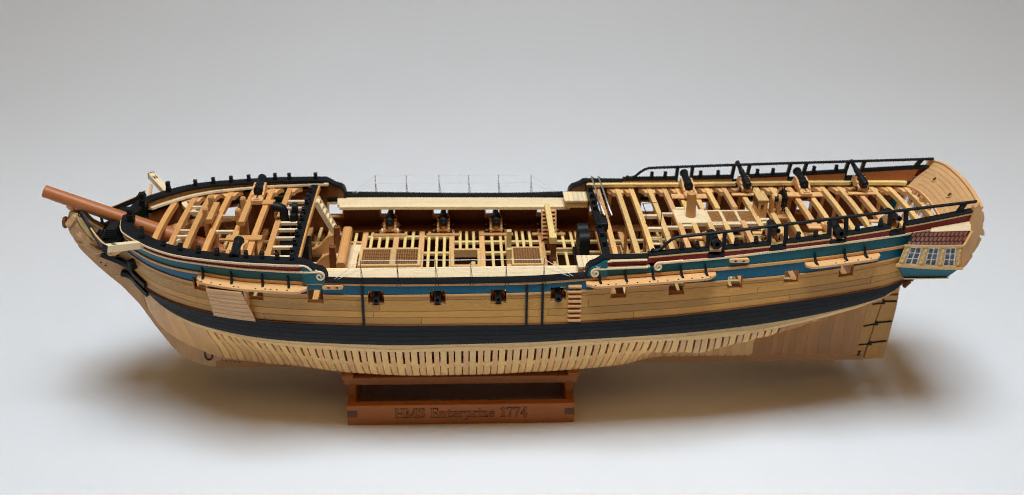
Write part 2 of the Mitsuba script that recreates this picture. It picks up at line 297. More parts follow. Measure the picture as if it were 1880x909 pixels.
# ---------------------------------------------------------------- keel, stem, sternpost, rudder
def plate(base, poly, th, wood, axis=0, y0=0, **kw):
    m = MB(); m.prism([(a / 1000, b / 1000) for a, b in poly], y0 - th / 2, y0 + th / 2, 'y'); return put(base, m, 'wood', wood, axis, **kw)
KT = .0082
for a, b in ((-317.3, -240), (-239.7, -130), (-129.7, -20), (-19.7, 90), (90.3, 200), (200.3, 319.5)):
    plate(S + '__keel', [(a, 0), (b, 0), (b, 7.3), (a, 7.3)], KT, DUSK, tone=.5 + .1 * rng.random())
stem_in = [(-377.5, 87.7), (-375.4, 70.8), (-368.2, 53.6), (-355.7, 37.1), (-333.9, 24), (-314.3, 14.5), (-300, 7.4)]
rabl = [(-374, 87.9), (-370.5, 74.6), (-363.5, 57.7), (-351, 42), (-338, 32.4), (-324, 24.3), (-311, 17.2), (-291, 10.8), (-275, 7.4)]
plate(S + '__stem', stem_in[:1] + [(-379.5, 100), (-381.5, 120), (-383.5, 152), (-378, 152), (-377, 120), (-375.5, 100)] + rabl + stem_in[::-1][:-1], KT + .0009, TAN, 2, tone=.55, label='pale yellow stem piece along the rabbet')
knee = [(-419, 165.5), (-422, 157), (-425, 147), (-427.5, 131.6), (-423, 124.8), (-414.3, 113.1), (-404.2, 101.3), (-393.9, 90.1), (-380.8, 70.8), (-369.3, 47), (-357.4, 25.1), (-348.6, 12.7), (-336.2, 4.5), (-317.6, .3), (-317.6, 7.4), (-300, 7.3)]
inner = [(-314.6, 14.3), (-334.2, 23.7), (-356, 36.8), (-368.5, 53.4), (-375.7, 70.7), (-377.8, 87.7), (-379.8, 100), (-381.8, 120), (-383.8, 150), (-392, 148), (-402, 148), (-412, 156)]
full = Polygon([(a, b) for a, b in knee + inner]).buffer(0)
from shapely.geometry import box as sbox
cuts = [(-330, -290, -20, 40, .62), (-500, -330, -20, 55, .52), (-500, -300, 55, 103, .45), (-500, -300, 103, 200, .55)]
for x0, x1, z0, z1, t_ in cuts:
    g = full.intersection(sbox(x0 + .15, z0 + .15, x1 - .15, z1 - .15))
    for q in (g.geoms if hasattr(g, 'geoms') else [g]):
        if q.area > 4: plate(S + '__knee_of_the_head', list(q.exterior.coords), KT - .0006, PINK, 2, tone=t_ - .25)
# gripe iron and horseshoe plate
for s in (-1, 1):
    y = s * (KT / 2 + .0009)
    m = MB(); m.tube([(-.3262, y, .0200), (-.3266, y, .0125), (-.3245, y, .0092), (-.3215, y, .0092), (-.3198, y, .0122), (-.3196, y, .0165)], .00075, 6); put(S + '__horseshoe_iron', m, 'black_paint')
    for i in range(10):
        m = MB(); m.tube([(-.311 + (i // 2) * .0041, y - s * .0004, .0128 - (i // 2) * .0006 - (i % 2) * .0042), (-.311 + (i // 2) * .0041, y + s * .0003, .0128 - (i // 2) * .0006 - (i % 2) * .0042)], .0006, 6); put(S + '__keel_bolt', m, 'black_paint')
# deadwood, sternpost, rudder
plate(S + '__deadwood', [(180, 7.5), (308, 7.5), (308.3, 15.3), (309.8, 20), (306, 21), (300, 21), (300, 18), (285, 18), (285, 15), (262, 15), (262, 12), (225, 12), (225, 9.6), (180, 9.6)], .0088, DUSK, tone=.42)
plate(S + '__stern_post', [(308.6, 7.5), (319.4, 7.5), (328, 73), (330.5, 100), (318.5, 100), (315.2, 70)], KT, TAN, 2, tone=.6)
plate(S + '__inner_post', [(305, 21.5), (310, 21.5), (315, 69), (318, 100), (308, 100)], .0090, DUSK, 2, tone=.4)
r_ = [((320.3, .6), (332, 1.2), (341.5, 73), (329, 73)), ((332.2, 1.2), (340, 1.8), (342.8, 60), (342.4, 76), (341.7, 73))]
for i, q in enumerate(r_): plate(S + '__rudder', q, KT - .0004, TAN, 2, tone=.6 - .2 * i)
plate(S + '__rudder_head', [(329, 73.3), (342, 76.2), (343.5, 108), (333, 108)], .0078, TAN, 2, tone=.4)
for (xa_, za_, xm, zm, xb_, zb_) in ((318.2, 63.6, 329, 66, 342, 66.9), (313.5, 39.1, 326.1, 42.2, 341.2, 44.3), (310.4, 17.5, 323.5, 19.2, 339.4, 21.8)):
    for s in (-1, 1):
        y = s * (KT / 2 + .0003); m = MB()
        m.tube([(xa_ / 1000, y, za_ / 1000), (xm / 1000, y, (zm - .6) / 1000)], .0008, 6)
        m.tube([(xm / 1000, y, (zm + .6) / 1000), (xb_ / 1000, y, zb_ / 1000)], .0008, 6)
        m.box((xm / 1000, y, zm / 1000), (.0030, .0016, .0042)); put(S + '__rudder_hinge', m, 'black_paint')
for s in (-1, 1):
    plate(S + '__fish_plate', [(312, 5), (315.6, 5), (314.6, 7.8), (316, 10.6), (312.4, 10.6), (313.4, 7.8)], .0006, TAN, 0, y0=s * (KT / 2 + .0002))
    scene[S + '__fish_plate' + ('' if s < 0 else '_001')]['bsdf'] = {'type': 'ref', 'id': 'black_paint'}
# ---------------------------------------------------------------- frames (ribs)
def rib(xa_, xb_, ztop, chock=None):
    n = 26; rings = []
    zr = float(rab(xb_)); s = np.linspace(0, 1, n) ** 1.35; z1 = zr + .0002 + (ztop - zr) * s; zr0 = float(rab(xa_)); z0 = zr0 + .0002 + (max(ztop, zr0 + .004) - zr0) * s
    ya, yb = Y(xa_, z0), Y(xb_, z1)
    th = .0030 + .0022 * (1 - s)
    for i in range(n):
        x1 = xb_
        rings.append([(xa_, ya[i], z0[i]), (x1, yb[i], z1[i]), (x1, max(yb[i] - th[i], .0006), z1[i] + .0022 * (1 - s[i])), (xa_, max(ya[i] - th[i], .0006), z0[i] + .0022 * (1 - s[i]))])
    m = MB(); R = np.array(rings); m.loft(R); Q = R * [1, -1, 1]; m.loft(Q[:, ::-1])
    if chock:
        gw, z0c, z1c = chock
        for sg in (-1, 1):
            zc_ = np.linspace(z0c, z1c, 5); a, b = Y(xb_, zc_) - .0005, Y(xb_ + gw, zc_) - .0005
            R = np.array([[(xb_, a[i], zc_[i]), (xb_ + gw, b[i], zc_[i]), (xb_ + gw, max(b[i] - .003, .0005), zc_[i]), (xb_, max(a[i] - .003, .0005), zc_[i])] for i in range(5)])
            if sg < 0: R = (R * [1, -1, 1])[:, ::-1]
            m.loft(R)
            zc_ = np.linspace(zr + .001, z0c + .0001, 5); h = gw * .27
            for xo, dx in ((xb_, h), (xb_ + gw - h, h)):
                a, b = Y(xo, zc_) - .0003, Y(xo + dx, zc_) - .0003
                R = np.array([[(xo, a[i], zc_[i]), (xo + dx, b[i], zc_[i]), (xo + dx, max(b[i] - .003, .0005), zc_[i]), (xo, max(a[i] - .003, .0005), zc_[i])] for i in range(5)])
                if sg < 0: R = (R * [1, -1, 1])[:, ::-1]
                m.loft(R)
    return m
x = -.3465 - 2 * .01172
while x < .309:
    solid = x < -.318 or x > .205
    top = float(min(zwt(x), .1)) if x < .2 else float(zwb(x)) + .004
    zp_ = float(zpb(x)); q = float(rng.random()) * .002
    w1, g1, w2, g2 = (.0057, .00022, .0057, .0001) if solid else (.0044, .00125, .0053, .0020)
    c1 = None if solid else (g1, zp_ - .0275 + q, zp_ - .0190 + q); c2 = None if solid else (g2, zp_ - .0280 - q, zp_ - .0195 - q)
    if not solid and x > .085:
        ze = float(rab(x)) + ((float(zwt(x)) + float(zwb(x))) / 2 - float(rab(x))) * float(bilge(x)) - .003
        c1, c2 = (g1, float(rab(x)) + .001, ze), (g2, float(rab(x)) + .001, ze - .001)
    put(S + '__hull_frame', rib(x, x + w1, top, c1), 'wood', (DUSK if x > 0 else PINK) if solid else PINK, 2, tone=.40 + .35 * rng.random(), smooth=30)  # solid aft frames: brown fillers, darkened further for the shaded run
    put(S + '__hull_frame', rib(x + w1 + g1, x + w1 + g1 + w2, top, c2), 'wood', (DUSK if x > 0 else PINK) if solid else MAPLE, 2, tone=.5 + .35 * rng.random() if not solid else .3 + .5 * rng.random(), smooth=30)
    x += .01295 if not solid else .01172
# ---------------------------------------------------------------- hull planking, mouldings, wales
def planks(base, zlo, zhi, x0, x1, off, th, side, mat=None, wood=None, holes=(), rows=None, butts=(), gapz=.00016, tone=None, step=.006, label=None):
    """One strake: cut at its butts and at the openings that reach into it; rows = (z curve, which part an opening takes: 'above' / 'below')."""
    lo, hi = plusz(zlo, gapz), plusz(zhi, -gapz)
    edges = [x0] + sorted(b for b in butts if x0 + .01 < b < x1 - .01) + [x1]
    for a, b in zip(edges[:-1], edges[1:]):
        a2, b2 = a + (.00018 if a > x0 else 0), b - (.00018 if b < x1 else 0); m = MB()
        if not holes: pieces = [(a2, b2, lo, hi)]
        elif rows is None: pieces = [(p, q, lo, hi) for p, q in gaps(a2, b2, holes)]
        else:
            z, part = rows
            cut, keep = ((z, hi), (lo, z)) if part == 'above' else ((lo, z), (z, hi))
            pieces = [(a2, b2) + keep] + [(p, q) + cut for p, q in gaps(a2, b2, holes)]
        for p, q, l, h in pieces:
            mm_ = strip(l, h, p, q, off, th, side, step)
            for v, f in zip(mm_.v, mm_.f): m.add(v, f - f.min())
        if m.n: put(base, m, mat, wood, 0, smooth=35, tone=.08 + .84 * rng.random() if tone == 'wide' else tone, label=label)
XB, XE = -.3850, .3745
TH = .0016
for side, nm in SIDES:
    # light strakes below the wale
    zmid = lerpz(zpb, zwb, .5)
    def zmid2(X): return zpb(X) * .5 + zwb(X) * .5 + .0011 * np.sin(X * 55)
    for a, b, bt in ((zpb, zmid2, (-.165, .05, .19)), (zmid2, zwb, (-.23, -.02, .12, .25))):
        planks(S + '__hull_plank', a, b, -.372, .3195, .0010, TH, side, wood=MAPLE, butts=bt)
    for i in range(4):
        planks(S + '__wale_strake', lerpz(zwb, zwt, i / 4), lerpz(zwb, zwt, (i + 1) / 4), -.3825, .331 + .004 * i, .0019, TH + .001, side, mat='black_paint', gapz=.00012)
    planks(S + '__wale_fillet', zwt, plusz(zwt, .0007), -.3828, .338, .0014, TH, side, wood=BROWN, tone=.8, gapz=0)
    # topside strakes up to the blue
    e = [plusz(zwt, .0008)] + [lerpz(plusz(zwt, .0008), plusz(zm2, -.0006), t) for t in (.235, .465, .67)] + [lerpz(plusz(zwt, .0008), plusz(zm2, -.0006), .86), plusz(zm2, -.0006)]
    bts = [(-.25, -.114, .07, .21), (-.31, -.155, -.005, .155, .285), (-.28, -.15, .03, .18), (-.3, .0), (-.2, .1)]
    for i in range(5):
        h, r = ((), None) if i < 2 else (PORTS, None)
        if i == 2: h, r = PORTS, (plusz(zsill, 0), 'above')
        if i == 3: h, r = PORTS, (plusz(zsill, 0), 'above')
        planks(S + '__side_plank', e[i], e[i + 1], -.3828, .349, .0000, TH, side, wood=TAN, holes=h, rows=r, butts=bts[i], gapz=.0002, tone='wide')
    planks(S + '__sheer_moulding', plusz(zm2, -.0006), plusz(zm2, .0008), -.384, .352, .0011, TH, side, wood=HONEY, holes=PORTS, tone=.75, gapz=0)
    ztop = plusz(zsill, PH)
    planks(S + '__blue_strake', plusz(zm2, .0008), plusz(zm1, -.0004), -.384, .356, .0000, TH, side, mat='blue_paint', holes=PORTS, rows=(ztop, 'below'), gapz=0, butts=(-.163,))
    planks(S + '__waist_moulding', plusz(zm1, -.0004), plusz(zm1, .0018), XB, .3620, .0014, TH + .0006, side, wood=HONEY, tone=.8, gapz=0)
    # forecastle side
    planks(S + '__teal_strake', plusz(zm1, .0018), plusz(zm0f, -.0010), XB, -.2025, .0000, TH, side, mat='teal_paint', gapz=0)
    planks(S + '__bow_moulding', plusz(zm0f, -.0010), plusz(zm0f, .0006), XB, -.203, .0013, TH, side, wood=PALE, tone=.5, gapz=0)
    planks(S + '__red_strake', plusz(zm0f, .0006), plusz(zc, -.0026), XB, -.214, .0, TH, side, mat='red_paint', gapz=0)
    planks(S + '__cap_moulding', plusz(zc, -.0026), plusz(zc, -.0008), XB, -.213, .0022, TH + .001, side, wood=PALE, tone=.55, gapz=0)
    # waist: black rail
    def zw(X): return np.maximum(zm1(X) + .0038, .1403 + 0 * X) + .0004
    planks(S + '__waist_rail', plusz(zm1, .0018), zw, -.208, .0300, .0022, .0075, side, mat='black_paint', gapz=0)
    # quarterdeck side
    planks(S + '__teal_strake', plusz(zm1, .0018), zm0a, .030, .0885, .0, TH, side, mat='teal_paint', gapz=0)
    planks(S + '__teal_strake', plusz(zm1, .0018), plusz(zm0b, -.0014), .0885, .365, .0, TH, side, mat='teal_paint', gapz=0)
    planks(S + '__quarter_moulding', zm0a, plusz(zm0a, .0017), .030, .082, .0013, TH, side, wood=PALE, gapz=0)
    planks(S + '__quarter_moulding', plusz(zm0b, -.0014), plusz(zm0b, .0003), .0875, .3700, .0013, TH, side, wood=PALE, gapz=0)
    QP = [(.1398, .0073), (.1942, .0073), (.248, .0075), (.3025, .0075)]
    zred = lambda X: np.where(X < .0805, zm0a(X), np.where(X < .0885, zm0a(X) * 0 + .1500, zm0b(X))) + .0017
    planks(S + '__red_strake', plusz(zm0a, .0017), lambda X: 0 * X + .1572, .042, .0805, .0, TH, side, mat='red_paint', gapz=0)
    planks(S + '__red_strake', lambda X: np.maximum(zm0b(X) + .0003, .1500), plusz(zc, -.0026), .0805, XE, .0, TH, side, mat='red_paint', holes=QP, gapz=0)
    planks(S + '__cap_moulding', plusz(zc, -.0026), plusz(zc, -.0013), .0805, XE, .0012, TH + .0004, side, wood=MAPLE, holes=QP, gapz=0)
    planks(S + '__cap_moulding', lambda X: 0 * X + .1563, lambda X: 0 * X + .1576, .0470, .0790, .0018, TH + .0008, side, wood=MAPLE, gapz=0)
    planks(S + '__quarterdeck_cap', plusz(zc, -.0013), plusz(zc, .0006), .0805, XE, .0010, .0065, side, mat='black_paint', holes=QP, gapz=0)
    planks(S + '__quarterdeck_cap', lambda X: 0 * X + .1576, lambda X: 0 * X + .1592, .0445, .0805, .0010, .0070, side, mat='black_paint', gapz=0)
    for c, w in QP:
        planks(S + '__gun_sill', plusz(zm0b, .0003), plusz(zm0b, .0022), c - w, c + w, .0012, .0080, side, mat='black_paint', gapz=0)
# forecastle cap rail runs round the bow
def cap_ring(X, off, z): return surf(X, z, off, 1)
Xc = np.linspace(math.sqrt(.00001), math.sqrt(.046), 20) ** 2 - .386
Xc = np.concatenate([Xc, np.linspace(-.335, -.213, 22)])
for side, nm in SIDES:
    z = zc(Xc)
    o, i_ = surf(Xc, z, .0012, side), surf(Xc, z, -.0095, side)
    lead = Xc < -.378
    i_[:, 1] = np.where(np.abs(i_[:, 1]) < .001, side * .0005, i_[:, 1])
    o[0, 1] = i_[0, 1] = side * .0002
    o[0, 0] = -.3833; i_[0, 0] = -.3750
    for j in range(1, 8):
        t = max(0, 1 - j / 8); i_[j, 0] = max(i_[j, 0], o[j, 0] + .0095 * t)
    R = np.stack([o + [0, 0, -.0012], o + [0, 0, .0009], i_ + [0, 0, .0009], i_ + [0, 0, -.0012]], 1)
    m = MB(); m.loft(R if side < 0 else R[:, ::-1]); put(S + '__forecastle_cap_rail', m, 'black_paint', smooth=35)
# hance scrolls
def scroll(base, pts, y, side, r, wood=None, mat=None, tone=.5):
    m = MB(); m.tube([(a / 1000, side * y(a / 1000, b / 1000), b / 1000) for a, b in pts], r, 8); put(base, m, mat, wood, 0, smooth=40, tone=tone)
def spiral(cx, cz, r0, r1, a0, turns, n=22):
    t = np.linspace(0, 1, n); a = a0 + turns * 2 * math.pi * t; r = r0 + (r1 - r0) * t
    return list(zip(cx + r * np.cos(a), cz + r * np.sin(a)))
yo = lambda o: (lambda X, z: float(Y(X, z)) + o)
for side, nm in SIDES:
    # black drop of the cap at the breaks of the forecastle and of the quarterdeck
    for pts in ([(-214, 158.6), (-211, 158.2), (-207, 156.0), (-203.5, 153.6), (-201, 152.6), (-197.5, 151.8), (-195, 149.6), (-193.6, 146), (-193.6, 141.5)], [(45.5, 158.4), (41.5, 158), (38, 155.4), (34.5, 153.6), (31, 152.4), (28.4, 149.5), (27.4, 145.5), (27.4, 141.5)]):
        m = MB(); R = []
        P = np.array(pts) / 1000
        for j in range(len(P)):
            a = P[min(j + 1, len(P) - 1)] - P[max(j - 1, 0)]; a /= np.linalg.norm(a); nrm = np.array([-a[1], a[0]]) * (1 if a[0] > 0 else -1)
            y0, y1 = float(Y(P[j][0], P[j][1])) + .0016, float(Y(P[j][0], P[j][1])) - .0075
            u, l = P[j] + nrm * .0008, P[j] - nrm * .0011
            R.append([(u[0], side * y0, u[1]), (u[0], side * y1, u[1]), (l[0], side * y1, l[1]), (l[0], side * y0, l[1])])
        R = np.array(R); m.loft(R if side > 0 else R[:, ::-1]); put(S + '__hance_cap', m, 'black_paint', smooth=40)
        # board behind it
        poly = [tuple(q) for q in pts] + ([(-193.8, 139.5), (-214, 139.5)] if pts[0][0] < 0 else [(27.6, 139.8), (46, 142)])
        y = float(Y(pts[3][0] / 1000, .15)); m = MB(); q = Polygon(poly).buffer(-.8)
        m.prism(affinity.scale(q, .001, .001, origin=(0, 0)), side * y - .0030, side * y - .0005, 'y'); put(S + '__hance_board', m, 'teal_paint')
        m = MB(); m.prism(affinity.scale(q, .001, .001, origin=(0, 0)), *sorted((side * (y - .0062), side * (y - .0034))), 'y'); put(S + '__hance_lining', m, 'wood', BROWN, 0, tone=.75)
    scroll(S + '__hance_scroll', [(-215, 157.4), (-211, 157.2), (-208, 155.6), (-205.5, 153), (-203.6, 151.3), (-201.8, 151.6), (-201.2, 153)], yo(.0024), side, .0009, wood=PALE)
    scroll(S + '__hance_scroll', [(-215, 151.4), (-208, 151.2)] + spiral(-198.6, 147.2, 4.2, .6, math.pi * .55, -1.45), yo(.0024), side, .0011, wood=PALE)
    scroll(S + '__hance_scroll', [(79, 157.1), (50, 156.9), (44.5, 156.2), (40, 153.6), (37.6, 151.6), (35.8, 151.8), (35.6, 153)], yo(.0026), side, .0009, wood=PALE)
    scroll(S + '__hance_scroll', [(80, 150.6), (52, 150.2), (40, 149.8)] + spiral(34.8, 146.2, 3.9, .6, math.pi * .5, 1.45), yo(.0026), side, .0011, wood=PALE)
    scroll(S + '__hance_scroll', [(110, 155.2), (96, 154.4)] + spiral(89.2, 150.6, 3.7, .6, math.pi * .5, 1.45), yo(.0030), side, .0011, wood=PALE)
    # inner planking
    for z0_, z1_ in ((.052, .063), (.0633, .075), (.0753, .087)):
        planks(S + '__deck_clamp', lambda X, z=z0_: 0 * X + z, lambda X, z=z1_: 0 * X + z, -.27, .17, -.0064, .0012, side, wood=BROWN, gapz=.0001)  # dark strips added behind the frame slots to block light and view
    for x0, x1, zs, wd in ((-.380, -.2075, [.104, .117, .128, .139, .150], BROWN), (-.2075, .03, [.104, .113, .122, .131, .1378], BROWN), (.03, .352, [.106, .118, .130, .142, .153], BROWN)):
        for i in range(4):
            dz = (lambda X: 0 * X) if x1 < .1 else (lambda X: .0135 * np.clip((X - .05) / .3, 0, 1) ** 1.3)
            h = [(c, w + .0008) for c, w in PORTS]
            lo_, hi_ = (lambda X, z=zs[i], dz=dz: z + dz(X)), (lambda X, z=zs[i + 1], dz=dz: z + dz(X))
            if zs[i + 1] <= .1175: h = ()
            planks(S + '__inner_plank', lo_, hi_, x0 if x0 > -.37 else -.3775, x1, -.0048, .0012, side, wood=wd, holes=h, gapz=.0001, tone=.35 + .35 * rng.random())
    planks(S + '__bulwark_lining', lambda X: 0 * X + .1535, plusz(zc, -.0011), -.3775, -.2085, -.0050, .0012, side, wood=HONEY, tone=.45, gapz=0)
    zq = lambda X: .1535 + .0135 * np.clip((X - .05) / .3, 0, 1) ** 1.3
    planks(S + '__bulwark_lining', plusz(zq, .0035), plusz(zc, -.0016), .0445, .362, -.0046, .0012, side, wood=PEAR, tone=.22, holes=[(c, w) for c, w in QP], gapz=0)
    # waterways: the pale strip round the deck edge
    for a, b in ((-.3765, -.355), (-.3548, -.312), (-.3118, -.262), (-.2618, -.209)):
        planks(S + '__waterway', lambda X: 0 * X + .1543, lambda X: 0 * X + .1562, a, b, -.0062, .0042, side, wood=PALE, gapz=0)
    for a, b in ((.0445, .110), (.1102, .170), (.1702, .235), (.2352, .300), (.3002, .357)):
        planks(S + '__waterway', plusz(zq, .0002), plusz(zq, .0034), a, b, -.0058, .0045, side, wood=BOX, gapz=0)
    # gun port linings
    for c in PORTX:
        for k_ in range(4):
            z0 = float(zsill(c)); m = MB()
            a, b = (c - PW - .0012, c + PW + .0012)
            if k_ < 2:
                zz = (z0 - .0012, z0) if k_ == 0 else (z0 + PH, z0 + PH + .0012)
                P = [(xx, side * (float(Y(xx, z0 + .006)) - o_), z_) for z_ in zz for xx, o_ in ((a, .0015), (b, .0015), (b, .0068), (a, .0068))]
            else:
                a, b = (c - PW - .0012, c - PW) if k_ == 2 else (c + PW, c + PW + .0012)
                P = [(xx, side * (float(Y(xx, z_)) - o_), z_) for z_ in (z0, z0 + PH) for xx, o_ in ((a, .0015), (b, .0015), (b, .0068), (a, .0068))]
            put(S + '__port_lining', m.hexa(P), 'wood', PINK, 1, tone=.35)
# ---------------------------------------------------------------- decks: beams, carlings, ledges, knees
zqd = lambda X: .1515 + .0135 * np.clip((X - .05) / .3, 0, 1) ** 1.3
def arc(y, c, half): return c * (1 - (y / half) ** 2)
def beam(base, x, z0, w, d, crown, wood, mat=None, y0=None, y1=None, inset=.0062, tone=None, rake=0):
    """A cambered transverse beam from side to side."""
    h = float(Y(x, z0)) - inset; a, b = (-h if y0 is None else y0), (h if y1 is None else y1); R = []
    for y in np.linspace(a, b, 9):
        z = z0 + arc(y, crown, h); R.append([(x - w / 2, y, z), (x + w / 2, y, z), (x + w / 2, y, z - d), (x - w / 2, y, z - d)])
    return put(base, MB().loft(R), mat, wood, 1, tone=tone)
def lodging_knee(x, z0, side, direction, wood=PINK, L=.015, ins=.0062):
    """Curved knee lying between a beam's end and the ship's side."""
    y = float(Y(x + direction * .008, z0)) - ins; y1 = float(Y(x + direction * L, z0)) - ins; y0 = float(Y(x, z0)) - ins; w = .0024
    pts = [(x + direction * w, y0 - .012)]
    for t in np.linspace(0, 1, 6): a = t * math.pi / 2; pts.append((x + direction * (w + .0028 + (L - w - .0028) * (1 - math.cos(a))), y0 - .0115 + (y1 - .0030 - y0 + .0115) * math.sin(a)))
    pts += [(x + direction * L, y1), (x + direction * w, y0)]
    m = MB(); m.prism([(a, side * b) for a, b in pts], z0 - .0044, z0 - .0003, 'z'); put(S + '__lodging_knee', m, 'wood', wood, 0, tone=.55 + .3 * rng.random())
FCB = [-.3492, -.3327, -.3189, -.3011, -.2795, -.2625, -.2458]
for i, x in enumerate(FCB):
    beam(S + '__deck_beam', x, .1530, .0050, .0050, .0028, HONEY, tone=.55 + .4 * rng.random())
    for s in (-1, 1):
        if i > 0: lodging_knee(x, .1528, s, 1 if i in (2, 4, 6) else -1, L=.0115)
        if i in (1, 3, 5): lodging_knee(x, .1528, s, 1, L=.0105)
def along(base, x0, x1, y, z, w, d, wood, tone=None): return bar(base, x0, x1, y - w / 2, y + w / 2, z - d, z, wood, 0, tone=tone)
for y in (.0325, .0215, -.0175, -.0290): along(S + '__carling', -.3301, -.3215, y, .1550, .0028, .0032, PALE)
for y in (.0125, -.0200): along(S + '__carling', -.2985, -.2820, y, .1552, .0032, .0030, PALE)
for y in (.044, .028, .012, -.004, -.018, -.034, -.051, -.068): along(S + '__carling', -.2432, -.2245, y, .1557 - .0022 * (y / .08) ** 2, .0034, .0028, PALE)
# quarterdeck
QB = [.055, .0745, .0880, .1057, .1205, .1335, .148, .1620, .1785, .193, .2097, .224, .2415, .2560, .2730, .2890, .3030, .3190, .3355, .3510]
for i, x in enumerate(QB):
    for a, b in (((None, -.0113), (.0172, None)) if .13 < x < .19 else ((None, None),)):
        beam(S + '__deck_beam', x, float(zqd(x)), .0046, .0045, .0024, MAPLE if i % 4 else PINK, y0=a, y1=b, tone=.55 + .35 * rng.random())
    for s in (-1, 1):
        lodging_knee(x, float(zqd(x)) - .0002, s, -1, PINK, L=.0098)
        if i % 2: lodging_knee(x, float(zqd(x)) - .0002, s, 1, MAPLE, L=.0060)
for x0, x1, ys in ((.1080, .1185, (-.017, .0115)), (.1228, .1312, (-.0155, .022)), (.1645, .1762, (-.0160,)), (.1810, .1905, (-.0165,)), (.1955, .2072, (-.0170,)), (.1505, .1596, (-.0158,))):
    for y in ys: along(S + '__carling', x0, x1, y, float(zqd((x0 + x1) / 2)) + .0019, .0034, .0030, PALE)
for y in (-.0165, .0105): along(S + '__carling', .0904, .1034, y, .1538, .0040, .0034, PALE, tone=.6)
# upper (gun) deck in the waist
zud = lambda y: .1118 - .0036 * (y / .088) ** 2
UB = [-.3150, -.2930, -.2720, -.2505, -.2290, -.2080, -.1733, -.1427, -.1179, -.0886, -.0594, -.0345, -.0015, .0350, .0560, .0790, .1030, .1270, .1510, .1750, .1990, .2230, .2470, .2710, .2960, .3180]
for x in UB:
    beam(S + '__upper_deck_beam', x, .1082 + max(0, (x - .08)) * .035 + max(0, -.22 - x) * .05, .0050, .0042, .0036, PINK if x > -.2 else HONEY, inset=.0066, tone=.7 + .2 * rng.random())
def riser(x): return max(0, (x - .08)) * .035 + max(0, -.22 - x) * .05
allx = UB
for a, b in zip(allx[:-1], allx[1:]):
    if b > .33: break
    for y in ((-.057, .057, -.0195, .0195) if -.19 < a < -.089 else (-.0440, .0440, -.0195, .0195)):
        along(S + '__upper_deck_carling', a + .0026, b - .0026, y, float(zud(y)) + riser((a + b) / 2) - .0002, .0034, .0030, BOX if a > -.2 else PINK, tone=.6)
LED = [-.1822, -.1666, -.1587, -.1512, -.1340, -.1265, -.1108, -.1032, -.0957, -.0805, -.0742, -.0674, -.0495, -.0411, -.0251, -.0190, -.0122, .0100, .0202, .0288, .0672, .0910, .1150, .139, .163, .187, .2110, .2350, .2590, -.2185, -.2400, -.2610, -.2825, -.3040]
for x in LED:
    hole = -.176 < x < -.115 or -.091 < x < -.058 or -.034 < x < -.003
    h = float(Y(x, .109)) - .0068
    spans = ((-h, -.0214), (.0214, h)) if hole or x > .06 or x < -.2 else ((-h, h),)
    for a, b in spans:
        n = 5; R = []
        for y in np.linspace(a, b, n): z = float(zud(y)) + riser(x) - .0004; R.append([(x - .0013, y, z), (x + .0013, y, z), (x + .0013, y, z - .0024), (x - .0013, y, z - .0024)])
        put(S + '__ledge', MB().loft(R), 'wood', BOX, 1, tone=.6 + .35 * rng.random())
# planked part of the upper deck forward and along the side
for j in range(16):
    y = .034 - j * .0042; b = -.1768 if abs(y) < .02 else -.1755
    for x0, x1 in ((-.330, -.262), (-.2617, -.2045), (-.2042, b)):
        if y > 0 and x0 < -.25: continue
        lim = float(Y(max(x0, -.32), .11)) - .012
        if abs(y) > lim: continue
        z = float(zud(y)) + .0008 + riser((x0 + x1) / 2) * .9
        bar(S + '__deck_plank', x0, x1, y - .00195, y + .00195, z - .0009, z, PALE, 0, tone=.35 + .5 * rng.random())
for side in (-1, 1):
    for j in range(4):
        o = .0078 + j * .0042
        for x0, x1 in ((-.205, -.105), (-.1047, .004), (.0043, .10), (.1003, .21), (.2103, .31)):
            if side > 0:
                X = np.linspace(x0, x1, 12); R = []
                for x in X:
                    y = float(Y(x, .109)) - o; z = float(zud(y)) + .0008 + riser(x); R.append([(x, side * y, z), (x, side * (y - .0040), z), (x, side * (y - .0040), z - .0009), (x, side * y, z - .0009)])
                put(S + '__deck_plank', MB().loft(R), 'wood', BROWN, 0, tone=.6 + .35 * rng.random())  # dark brown here is the shade beside the bulwark, put into the colour
# dark planks added far down in the hull to close the view through it
for j in range(13):
    y = -.072 + j * .012
    ok = [x for x in np.linspace(-.30, .26, 57) if float(Y(x, .064)) - .008 > abs(y) + .006]
    if ok: bar(S + '__lower_deck_plank', min(ok), max(ok), y - .0058, y + .0058, .0660, .0672, BROWN, 0, tone=.3 + .4 * rng.random())
# beakhead bulkhead and bow timbers inside
for s in (-1, 1):
    pts = []
    for t in np.linspace(0, 1, 8):
        x = -.366 + .05 * t; y = s * (.004 + (float(Y(-.316, .138)) - .012) * t ** .55); pts.append((x, y, .1365 - .004 * t))
    m = MB(); R = []
    for i, p in enumerate(pts):
        R.append([(p[0], p[1], p[2]), (p[0] + .010, p[1] - s * .004, p[2]), (p[0] + .010, p[1] - s * .004, p[2] - .006), (p[0], p[1], p[2] - .006)])
    R = np.array(R); m.loft(R); put(S + '__breast_hook', m, 'wood', PINK, 1, tone=.4, smooth=30)
    R = []
    for t in np.linspace(0, 1, 8):
        a = t * math.pi / 2; x = -.345 + .017 * (1 - math.cos(a)); y = s * (.0545 - .030 * t - .0 * math.sin(a)); R.append([(x, y, .1520), (x + .0045, y + s * .002, .1520), (x + .0045, y + s * .002, .148), (x, y, .148)])
    put(S + '__bow_knee', MB().loft(R), 'wood', PALE, 1, tone=.55, smooth=30)
